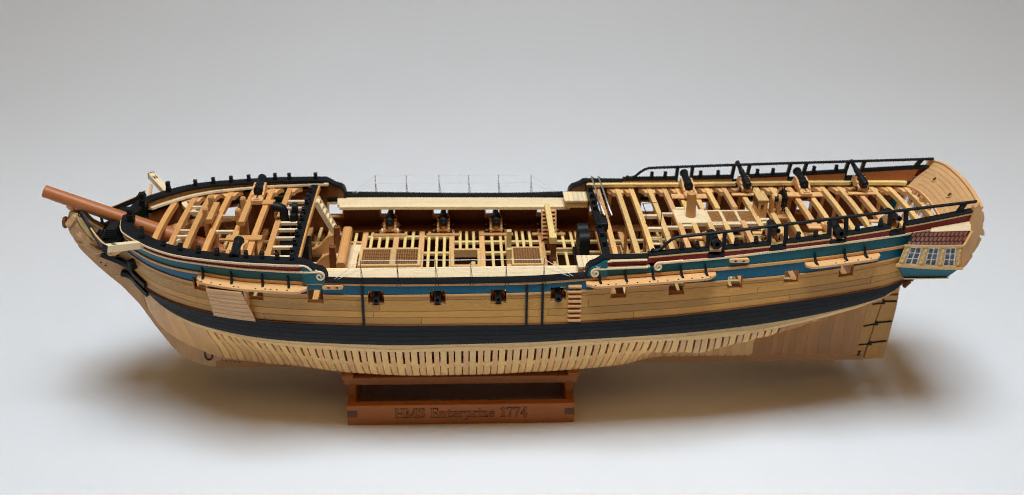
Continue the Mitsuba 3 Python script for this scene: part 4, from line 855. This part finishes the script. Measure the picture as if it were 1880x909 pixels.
for s in (-1, 1):
    f = lambda P: smooth_path([(x, s * y, z) for x, y, z in P])
    up = f([(-.4195, .0050, .1668), (-.4160, .0080, .1632), (-.4120, .0125, .1590), (-.4064, .0200, .1556), (-.3980, .0330, .1545), (-.3894, .0450, .1545), (-.3790, .0560, .1580)])
    ribbon(S + '__head_rail', up, .0022, .0048, mat='black_paint'); ribbon(S + '__head_rail_fillet', up[7:] + np.array([0, s * .0013, .0021]), .0012, .0011, wood=PINK, tone=.7)
    ribbon(S + '__head_rail', f([(-.4130, .0055, .1530), (-.4070, .0120, .1460), (-.3990, .0240, .1430), (-.3900, .0370, .1425), (-.3800, .0460, .1450)]), .0020, .0040, mat='black_paint')
    for P in ([(-.4095, .0160, .1575), (-.4075, .0110, .1440), (-.4040, .0050, .1300)], [(-.3985, .0325, .1530), (-.3970, .0240, .1400), (-.3930, .0060, .1230)]):
        ribbon(S + '__head_timber', f(P), .0026, .0026, mat='black_paint')
    # volute at the rail's head
    m = MB(); m.tube([(-.4200, s * .0048, .1665), (-.4215, s * .0048, .1655), (-.4213, s * .0048, .1636), (-.4198, s * .0050, .1634)], .0013, 7); put(S + '__head_volute', m, 'black_paint', smooth=40)
    # cheeks of the head: along the knee, then round the bow
    for z0, zz, h in ((.1150, .1255, .0044), (.1045, .1110, .0046)):
        X = np.linspace(0.0, .022, 9) - .386; P = surf(X, np.linspace(z0, z0 - .0075, 9), .0012, s); K = np.array([[-.407, s * .0056, zz], [-.400, s * .0060, zz - .0035], [-.392, s * .0064, (zz + z0) / 2 - .002], [-.3855, s * .0075, z0]])
        ribbon(S + '__cheek_knee', smooth_path(np.vstack([K, P[2:]]) if z0 > .11 else np.vstack([K[2:], P[2:]])), .0046, h, mat='black_paint')
    p = surf(np.array([-.3745]), np.array([.1265]), .0016, s)[0]
    m = MB(); m.box(p, (.0100, .0050, .0105), rotz(-s * .95), ch=.0012); put(S + '__hawse_bolster', m, 'black_paint')
    for dx, dy in ((-.0018, .0030),):
        m = MB(); q = p + np.array([-.0016, s * .0021, 0]); nrm = np.array([-.80, s * .6, 0]); m.tube([q, q + nrm * .0009], [.0026, .0024], 12); put(S + '__hawse_hole', m, 'wood', PINK, 0, tone=.1)
    # cathead
    a, b = np.array([-.3540, s * .0500, .1572]), np.array([-.3772, s * .0772, .1672]); t_ = (b - a) / np.linalg.norm(b - a); sd = np.cross(t_, [0, 0, 1.]); sd /= np.linalg.norm(sd); u = np.cross(sd, t_); k = .0030
    def beam_(p, q, g): return MB().hexa([p - sd * g - u * g, p + sd * g - u * g, q + sd * g - u * g, q - sd * g - u * g, p - sd * g + u * g, p + sd * g + u * g, q + sd * g + u * g, q - sd * g + u * g])
    C = put(S + '__cathead', beam_(a, b, k), 'wood', PALE, 1, tone=.6); put(C + '__end_cap', beam_(b + t_ * .00005, b + t_ * .0009, k + .0002), 'black_paint')
    for o in (-.0011, .0011): put(C + '__sheave_slot', beam_(b - t_ * .0098 + sd * o + u * (k - .0005), b - t_ * .0055 + sd * o + u * (k - .0005), .0007), 'black_paint')  # raised black blocks, standing for the dark inside open slots
    ribbon(S + '__cathead_knee', f([(-.3770, .0715, .1600), (-.3765, .0600, .1535), (-.3740, .0430, .1505), (-.3735, .0360, .1500)]), .0024, .0030, wood=PINK, tone=.7)
m = MB(); m.prism([(-.4080, -.0120), (-.3890, -.0400), (-.3775, -.0330), (-.3835, -.0080), (-.3835, .0080), (-.3775, .0330), (-.3890, .0400), (-.4080, .0120)], .1462, .1478, 'z'); put(S + '__beakhead_platform', m, 'black_paint')
for i in range(9):
    x = -.4055 + i * .0030; h = .0105 + (x + .4055) * 1.15
    bar(S + '__beakhead_grating_bar', x - .0008, x + .0008, -h, h, .1480, .1496, None, 1, mat='black_paint')
for s in (-1, 1):
    for i in range(5):
        bar(S + '__beakhead_step', -.3985 + i * .0014, -.3845, *sorted((s * .0070, s * .0240)), .1497 + i * .0020, .1497 + i * .0020 + .0013, None, 1, mat='black_paint')
    m = MB(); m.box((-.3900, s * .0155, .1535), (.0090, .0150, .0090)); put(S + '__seat_of_ease', m, 'black_paint')
m = MB(); m.prism([(-.0160, .1390), (.0160, .1390), (.0160, .1560), (.0100, .1560), (.0085, .1500), (-.0085, .1500), (-.0100, .1560), (-.0160, .1560)], -.3850, -.3835, 'x'); put(S + '__bow_board', m, 'black_paint')
for s in (-1, 1):
    for x, z in ((-.4096, .1155), (-.4062, .1120)):
        m = MB(); m.tube([(x, s * .0034, z), (x, s * .00385, z)], .0009, 8); put(S + '__knee_hole', m, 'black_paint')  # black dot in place of a bored hole and its shade
# ---------------------------------------------------------------- stern
zb_ = lambda y: .1750 - .0074 * (y / .046) ** 2
zt_ = lambda y: .1974 - .0056 * (y / .052) ** 2 - .0025 * (y / .052) ** 4
def tp(y, t): return np.array([.3540 + .0215 * t + .0010 * t * t, y, zb_(y) * (1 - t) + zt_(y) * t])
TF = [0, .16, .30, .44, .58, .72, .86, 1]
for i in range(7):
    a, b = TF[i], TF[i + 1] - .010; R = []
    for y in np.linspace(-1, 1, 21):
        pa, pb = tp(y * (.0465 + .0065 * a), a), tp(y * (.0465 + .0065 * b), b); R.append([pa, pb, pb + [.0030, 0, -.0010], pa + [.0030, 0, -.0010]])
    put(S + '__taffrail_plank', MB().loft(R), 'wood', PINK, 1, tone=.35 + .25 * rng.random())
R = []
for y in np.linspace(-1, 1, 31):
    p = tp(y * .0526, 1.0) ; R.append([p + [-.0008, 0, -.0002], p + [-.0008, 0, .0012], p + [.0034, 0, .0008], p + [.0034, 0, -.0012]])
put(S + '__taffrail_rim', MB().loft(R), 'wood', PINK, 1, tone=.6, smooth=30)
R = []
for y in np.linspace(-1, 1, 31):
    p = tp(y * .0465, 0); R.append([p + [-.0020, 0, -.0026], p + [-.0020, 0, -.0002], p + [.0028, 0, -.0002], p + [.0028, 0, -.0026]])
put(S + '__taffrail_foot', MB().loft(R), 'wood', PINK, 1, tone=.7, smooth=30)
for y in (.0180, -.0175):
    p = tp(y, .50); m = MB(); M = np.eye(4); m.lathe([(-.0004, .0022), (-.0010, .0023), (-.0010, .0031), (.0004, .0031)], 18, np.block([[roty(.85), p[:, None]], [np.zeros((1, 3)), 1]])); put(S + '__stern_port_ring', m, 'wood', MAPLE, 1, tone=.4, smooth=30)
    m = MB(); m.lathe([(-.0005, 0), (-.0005, .0023), (.0006, .0023)], 18, np.block([[roty(.85), p[:, None]], [np.zeros((1, 3)), 1]])); put(S + '__stern_port_hole', m, 'wood', BROWN, 1, tone=.05)  # solid dark disc, the shade of the opening given as colour
# carved back of the taffrail: scalloped pieces seen edge on
for s in (-1, 1):
    plate(S + '__quarter_piece', [(371.2, 190.5), (373.6, 193.2), (377.2, 188), (379.6, 184.3), (381, 179), (381.9, 173.6), (382.1, 168), (381, 160), (379.3, 154), (376.2, 142), (372.5, 131), (366.5, 134), (368.5, 150), (369.4, 166), (370.0, 176), (371.0, 184)], .0050, PINK, 2, y0=s * .0528, tone=.55)
    t = blob([[(382.5, s * 53, 166.5, 2.4), (384.6, s * 53, 163.5, 1.9)], [(382.6, s * 53.5, 158.6, 1.6), (380.8, s * 53.5, 152, 1.9), (378.4, s * 53.5, 146, 1.6)], [(378.0, s * 54, 142.5, 1.5), (375.6, s * 54, 136, 1.7), (373.2, s * 54, 131, 1.3)], [(379.2, s * 52.5, 184.6, 1.8), (381, s * 52.5, 178, 2.1), (381.2, s * 52.5, 172, 1.6)], [(374.5, s * 51.5, 192.6, 1.5), (376.8, s * 51.8, 188.5, 1.6)]], .001)
    v = np.array(t.vertices); v += t.vertex_normals * ((meshkit.fbm(v * 420) - .5) * .0012)[:, None]; put(S + '__quarter_carving', (v, np.array(t.faces)), 'wood', PINK, 2, smooth=True, tone=.4)
# stern wall with its windows and the counter
for i in range(6):
    y = -.0450 + i * .0180; z1 = zb_(y) - .003
    put(S + '__stern_post_pillar', MB().hexa([(.3445, y - .0024, .1400), (.3475, y - .0024, .1400), (.3475, y + .0024, .1400), (.3445, y + .0024, .1400), (.3510, y - .0024, z1), (.3540, y - .0024, z1), (.3540, y + .0024, z1), (.3510, y + .0024, z1)]), 'wood', HONEY, 2, tone=.4)
    if i < 5:
        m = MB(); yc = y + .0090
        for k in range(4): q = yc - .0058 + k * .00387; m.hexa([(.3457, q - .0004, .1430), (.3465, q - .0004, .1430), (.3465, q + .0004, .1430), (.3457, q + .0004, .1430), (.3522, q - .0004, .1665), (.3530, q - .0004, .1665), (.3530, q + .0004, .1665), (.3522, q + .0004, .1665)])
        for k in range(5): z = .1430 + k * .0058; x = .3457 + (z - .143) * .277; m.box((x + .0004, yc, z), (.0009, .0124, .0009), ch=.0001)
        k_ = put(S + '__stern_window', m, 'white_metal'); put(k_ + '__pane', MB().add([(.3461, yc - .0058, .1430), (.3461, yc + .0058, .1430), (.3526, yc + .0058, .1662), (.3526, yc - .0058, .1662)], [[0, 1, 2], [0, 2, 3]]), 'pane_glass')
for i in range(5):
    t0, t1 = i / 5, (i + 1) / 5 - .03; R = []
    for y in np.linspace(-1, 1, 13):
        f_ = lambda t: np.array([.3270 + .0190 * t ** .8, y * (.0475 + .0015 * t), .1055 + .0345 * t + .004 * (1 - y * y)])
        a, b = f_(t0), f_(t1); R.append([a, b, b + [-.0018, 0, .0006], a + [-.0018, 0, .0006]])
    put(S + '__counter_plank', MB().loft(R), 'wood', TAN if i > 1 else BROWN, 1, tone=.5 if i > 1 else .9)
bar(S + '__wing_transom', .3180, .3225, -.0440, .0440, .0985, .1045, TAN, 1)
# quarter galleries
def gallery(side):
    Q = S + '__quarter_gallery'
    rows = [((.3161, .0628, .1703), (.3691, .0600, .1700)), ((.3096, .0690, .1605), (.3570, .0745, .1625)), ((.3061, .0690, .1416), (.3600, .0745, .1413)), ((.3160, .0655, .1253), (.3520, .0690, .1275))]
    rows = [tuple(np.array([a, side * b, c]) for a, b, c in r) for r in rows]
    def G(r, u, v, out=0.0):
        a = rows[r][0] * (1 - u) + rows[r][1] * u; b = rows[r + 1][0] * (1 - u) + rows[r + 1][1] * u
        p = a * (1 - v) + b * v; bulge = (.0012 * math.sin(math.pi * u) * (1 if r else v)) if r < 2 else .0010 * math.sin(math.pi * u) * (1 - v)
        nrm = np.array([0, side * .95, .30 + .4 * (r == 0)]); nrm /= np.linalg.norm(nrm)
        return p + np.array([0, side * bulge, 0]) + nrm * out
    def panel(base, r, u0, u1, v0, v1, o0, o1, mat=None, wood=None, axis=0, n=2, tone=None):
        R = []
        for u in np.linspace(u0, u1, n): R.append([G(r, u, v0, o0), G(r, u, v1, o0), G(r, u, v1, o1), G(r, u, v0, o1)])
        return put(base, MB().loft(R), mat, wood, axis, tone=tone)
    # body: rim, eaves rail, side frames in one mesh of boards
    m = MB()
    for r, v0, v1, o0, o1 in ((1, .955, 1.10, -.002, .0022), (2, -.02, .10, -.001, .0026), (1, -.055, .050, -.001, .0016)):
        m.loft([[G(r, u, v0, o0), G(r, u, v1, o0), G(r, u, v1, o1), G(r, u, v0, o1)] for u in np.linspace(-.02, 1.02, 13)])
    m.loft([[G(2, u, .93, -.001), G(2, u, 1.02, -.001), G(2, u, 1.02, .0016), G(2, u, .93, .0016)] for u in np.linspace(-.02, 1.04, 9)])
    k = put(Q, m, 'wood', MAPLE, 0, tone=.6)
    m = MB(); m.loft([[G(0, 1.0, v, -.001), G(0, 1.035, v, -.001), G(0, 1.035, v, .0022), G(0, 1.0, v, .0022)] for v in (0, 1)]); m.loft([[G(1, 1.0, v, -.001), G(1, 1.035, v, -.001), G(1, 1.035, v, .0022), G(1, 1.0, v, .0022)] for v in (0, 1)]); put(k + '__corner_frame', m, 'wood', HONEY, 2, tone=.7)
    panel(k + '__roof', 0, 0, 1, 0, 1, -.0015, .0002, 'black_paint', n=9)
    for i in range(3):
        for j in range(13):
            u0 = (j + (.5 if i == 1 else 0)) / 13.4 + .004; w = .060; v0, v1 = i / 3 + .035, (i + 1) / 3 + .015
            if u0 + w > 1: continue
            pts = [(u0 + .006, v0), (u0 + w, v0)] + [(u0 + w / 2 + .003 + (w / 2 - .003) * math.cos(a), v1 - .13 + .13 * math.sin(a)) for a in np.linspace(0, math.pi, 7)]
            top = [G(0, a, b, .0006 + .0008 * (b - v0) * 3) for a, b in pts]; low = [G(0, a, b, -.0002) for a, b in pts]
            put(k + '__roof_tile', MB().loft([low, top]), 'wood', TILE, 0, tone=.3 + .5 * rng.random())
    for u0, u1 in ((0, .085), (.30, .40), (.605, .70), (.905, 1.0)):
        panel(k + '__pilaster', 1, u0, u1, .05, .955, -.0016, .0006, None, MAPLE, 2, tone=.45)
        uc = (u0 + u1) / 2; P = [G(1, uc + .012 * math.sin(t * 19), .12 + .76 * t, .0010) for t in np.linspace(0, 1, 16)]
        put(k + '__carved_drop', MB().tube(P, .0008 + .0004 * np.abs(np.sin(np.linspace(0, 12, 16))), 7), 'wood', BOX, 2, smooth=True, tone=.5)
    for u0, u1 in ((.092, .293), (.407, .598), (.707, .898)):
        m = MB()
        for u in (u0 + .008, (u0 + u1) / 2, u1 - .008): m.loft([[G(1, u - .0062, v, -.0008), G(1, u + .0062, v, -.0008), G(1, u + .0062, v, .0002), G(1, u - .0062, v, .0002)] for v in (.07, .94)])
        for v in (.085, .36, .64, .925): m.loft([[G(1, u, v - .015, -.0009), G(1, u, v + .015, -.0009), G(1, u, v + .015, .0001), G(1, u, v - .015, .0001)] for u in (u0, u1)])
        put(k + '__window', m, 'white_metal')
        for a in range(2):
            for b in range(3):
                ua, ub = [(u0 + .012, (u0 + u1) / 2 - .005), ((u0 + u1) / 2 + .005, u1 - .012)][a]; va, vb = .09 + b * .28, .09 + (b + 1) * .28
                put(k + '__pane', MB().add([G(1, ua, va, -.0006), G(1, ub, va, -.0006), G(1, ub, vb, -.0006), G(1, ua, vb, -.0006)], [[0, 1, 2], [0, 2, 3]]), 'pane_glass')
    panel(k + '__inner_wall', 1, .02, .98, .0, 1.0, -.0052, -.0042, 'black_paint', n=7)  # black sheet added behind the panes for the dark interior
    R = []
    for u in np.linspace(0, 1, 12): R.append([G(2, u, .10, .0004), G(2, u, .5, .0004 - .0006), G(2, u, .93, -.0002), G(2, u, .93, -.0030), G(2, u, .10, -.0030)])
    put(k + '__lower_stool', MB().loft(R), 'teal_paint', smooth=30)
    # pale board closing the top of the gallery against the side
    R = []
    for u in np.linspace(.30, 1, 8): a = G(0, u, -.02, .0006); z = float(zm0b(a[0])) + .0022; R.append([a, np.array([a[0], a[1], a[2] - .002]), np.array([a[0] + .002, side * (float(Y(min(a[0], .37), z)) - .0004), z - .0005]), np.array([a[0] + .002, side * (float(Y(min(a[0], .37), z)) + .0006), max(z, a[2] + .0004)])])
    put(k + '__top_board', MB().loft(R), 'wood', PALE, 0, tone=.6)
    return k
for side, nm in SIDES: gallery(side)
# ---------------------------------------------------------------- guns
GROUPS = {'waist': 'guns on truck carriages in the waist', 'slide': 'short guns on slides along the upper decks', 'long': 'long thin guns on the quarterdeck'}
def gun(kind, x, y, z, side, label, dark=True, pitch=0.0, yaw=0.0):
    k = key('cannon'); tag(k, label, 'cannon', GROUPS[kind])
    F = np.eye(4); F[:3, :3] = np.array([[0, -side, 0], [side, 0, 0], [0, 0, 1]]) @ rotz(yaw); F[:3, 3] = (x, y, z)
    def place(mb): 
        for i in range(len(mb.v)): mb.v[i] = mb.v[i] @ F[:3, :3].T + F[:3, 3]
        return mb
    def bar_(mb, x0, x1, y0, y1, z0, z1): return mb.box(((x0 + x1) / 2, (y0 + y1) / 2, (z0 + z1) / 2), (x1 - x0, y1 - y0, z1 - z0))
    M = np.eye(4); M[:3, :3] = roty(-pitch)
    if kind == 'waist':
        h = .0140; M[:3, 3] = (0, 0, h); m = MB()
        m.lathe([(-.0158, 0), (-.0158, .0010), (-.0150, .0014), (-.0142, .0008), (-.0136, .0012), (-.0130, .0036), (-.0122, .0042), (-.0115, .0039), (-.004, .0037), (-.0036, .0040), (-.0028, .0036), (.006, .0031), (.0064, .0034), (.0070, .0030), (.0175, .0025), (.0182, .0028), (.0196, .0033), (.0204, .0032), (.0206, .0016), (.0206, .0014), (.015, .0013), (.015, 0)], 20, M)
        m.tube([(0, -.0058, h - .0010), (0, .0058, h - .0010)], .0011, 8); put(k + '__barrel', place(m), 'black_paint', smooth=35)
        for s in (-1, 1):
            prof = [(-.0125, .0030), (-.0125, .0062), (-.0095, .0062), (-.0095, .0082), (-.0060, .0082), (-.0060, .0104), (-.0025, .0104), (-.0025, .0128), (.0075, .0122), (.0075, .0030)]
            m = MB(); m.prism(prof, *sorted((s * .0042, s * .0062)), 'y'); put(k + '__cheek', place(m), 'wood', PINK, 1, tone=.8)
        m = MB(); bar_(m, -.0120, .0070, -.0041, .0041, .0036, .0052); bar_(m, -.0122, -.0070, -.0018, .0018, .0053, .0092); put(k + '__bed', place(m), 'wood', HONEY, 1, tone=.6)
        for ax in (-.0088, .0048):
            m = MB(); bar_(m, ax - .0012, ax + .0012, -.0063, .0063, .0016, .0035); m.tube([(ax, -.0102, .0028), (ax, .0102, .0028)], .0008, 8); ak = put(k + '__axle', place(m), 'wood', HONEY, 1, tone=.5)
            for s in (-1, 1):
                m = MB(); m.tube([(ax, s * .0066, .0028), (ax, s * .0084, .0028)], .0028, 16); put(ak + '__truck', place(m), 'wood' if not dark else 'black_paint', PALE if not dark else None, 1, smooth=40, tone=.7)
    elif kind == 'slide':
        h = .0085; M[:3, 3] = (0, 0, h); m = MB()
        m.lathe([(-.0140, 0), (-.0140, .0010), (-.0132, .0014), (-.0125, .0009), (-.0118, .0030), (-.0110, .0043), (-.0100, .0046), (-.0092, .0042), (-.002, .0040), (-.0016, .0044), (-.0006, .0039), (.009, .0034), (.0125, .0036), (.0150, .0043), (.0160, .0042), (.0162, .0022), (.0162, .0020), (.011, .0019), (.011, 0)], 20, M)
        m.tube([(0, -.0058, h), (0, .0058, h)], .0010, 8); put(k + '__barrel', place(m), 'black_paint', smooth=35)
        m = MB(); bar_(m, -.0230, .0110, -.0052, .0052, .0002, .0032); bar_(m, -.0215, -.0170, -.0030, .0030, .0033, .0044); put(k + '__slide', place(m), 'wood', PINK, 1, tone=.75)
        m = MB(); bar_(m, -.0205, -.0160, -.0008, .0008, .0034, .0046); put(k + '__slide_slot', place(m), 'black_paint')  # black block painted for the shade in a cut slot
        for s in (-1, 1): m = MB(); m.prism([(-.0150, .0033), (-.0150, .0050), (-.0030, .0092), (.0040, .0098), (.0060, .0085), (.0070, .0033)], *sorted((s * .0040, s * .0057)), 'y'); put(k + '__cheek', place(m), 'wood', PINK, 1, tone=.8)
    else:
        h = .0120; M[:3, 3] = (0, 0, h); m = MB()
        m.lathe([(-.0165, 0), (-.0165, .0010), (-.0156, .0014), (-.0148, .0009), (-.0140, .0030), (-.0128, .0037), (-.006, .0034), (-.0054, .0037), (-.0045, .0032), (.008, .0026), (.0086, .0029), (.0094, .0024), (.0205, .0018), (.0222, .0024), (.0232, .0023), (.0234, .0012), (.02, .0010), (.02, 0)], 20, M)
        m.tube([(0, -.0050, h), (0, .0050, h)], .0010, 8); put(k + '__barrel', place(m), 'black_paint', smooth=35)
        for s in (-1, 1): m = MB(); m.prism([(-.0110, .0020), (-.0110, .0048), (-.0070, .0062), (-.0070, .0078), (-.0025, .0090), (-.0020, .0118), (.0040, .0118), (.0060, .0060), (.0060, .0020)], *sorted((s * .0034, s * .0050)), 'y'); put(k + '__cheek', place(m), 'wood', PINK, 1, tone=.7)
        m = MB(); bar_(m, -.0105, .0055, -.0033, .0033, .0022, .0036); put(k + '__bed', place(m), 'wood', HONEY, 1, tone=.6)
        for ax in (-.0075, .0030):
            m = MB(); m.tube([(ax, -.0074, .0022), (ax, .0074, .0022)], .0009, 8); ak = put(k + '__axle', place(m), 'wood', HONEY, 1, tone=.5)
            for s in (-1, 1): m = MB(); m.tube([(ax, s * .0053, .0022), (ax, s * .0068, .0022)], .0022, 14); put(ak + '__truck', place(m), 'black_paint', smooth=40)
    return k
WL = ['first', 'second', 'third', 'fourth']
for i, x in enumerate((-.1525, -.1, -.048, .0037)):
    zd = .1094
    n1 = ['black gun with pale wooden trucks, leftmost in the open waist beyond the far gangway', 'black gun with dark trucks, second from the left under the far gangway', 'black gun with dark trucks, third from the left under the far gangway', 'black gun half hidden behind the ladder at the far gangway\'s right end'][i]
    gun('waist', x + .0030, .0735, zd, 1, n1, dark=i > 0, pitch=.02)
    n2 = ['black gun muzzle in the square port just right of the single black fender', 'black gun muzzle in the second gunned port right of the single black fender', 'black gun muzzle in the port left of the paired black fenders', 'black gun muzzle in the port beside the side steps'][i]
    gun('waist', x, -.0725, zd, -1, n2, pitch=.0)
    for s in (-1, 1): bar(S + '__gun_plank', x + .003 - .0165, x + .003 + .0165, *sorted((s * .0560, s * .0602)), .1100, .1118, HONEY, 0, tone=.4)
gun('slide', -.2705, .0560, .1572, 1, 'short black gun on a slide between the forecastle timberheads of the far rail', pitch=.06)
gun('slide', -.2705, -.0660, .1540, -1, 'short black gun at the near forecastle rail, muzzle over the cap', pitch=-.06)
for s in (-1, 1):
    for j in range(2): bar(S + '__gun_plank', -.2860, -.2545, *sorted((s * (.0330 + j * .0046), s * (.0374 + j * .0046))), .1556, .1571, HONEY, 0, tone=.6)
QG = [('slide', .1395, 'short black gun on a slide behind the mast stub at the far quarterdeck rail', 'short black gun in the first opening of the near quarterdeck rail'), ('long', .1940, 'long thin black gun tilted up in the far rail behind the triple gratings', 'long thin black gun tilted up through the second opening of the near quarterdeck rail'), ('slide', .2490, 'short black gun on a slide right of the steering wheel at the far rail', 'short black gun in the third opening of the near quarterdeck rail'), ('long', .3030, 'long thin black gun tilted up nearest the stern at the far rail', 'long thin black gun in the last opening of the near rail above the quarter gallery')]
for kind, x, a, b in QG:
    zz = float(zqd(x)) + .0045; yw = float(Y(x, .165))
    for s, lb in ((1, a), (-1, b)):
        gun(kind, x, s * (yw - ((.0190 if s > 0 else .0130) if kind == 'slide' else .0200)), zz, s, lb, pitch=.10 if kind == 'slide' else .26, yaw=0.0 if kind == 'slide' else .10 * s)
        for j in range(3):
            if j > (0 if kind == 'slide' else 1): bar(S + '__gun_plank', x - (.0170 if kind == 'slide' else .0135), x + (.0170 if kind == 'slide' else .0135), *sorted((s * (yw - .0440 + j * .0046), s * (yw - .0396 + j * .0046))), zz - .0018, zz - .0003, PINK, 0, tone=.5 + .2 * j)
tag(S, 'wooden sailing warship model without masts, black wale, blue and red bands', 'model ship')
tag(D, 'low reddish brown wooden stand under the hull with the engraved name HMS Enterprize 1774', 'display stand')
# ---------------------------------------------------------------- every bsdf two-sided
for k_ in ('wood', 'black_paint', 'blue_paint', 'teal_paint', 'red_paint', 'white_metal', 'white_thread', 'engraving', 'steel'):
    scene[k_] = {'type': 'twosided', 'inner': scene[k_]}
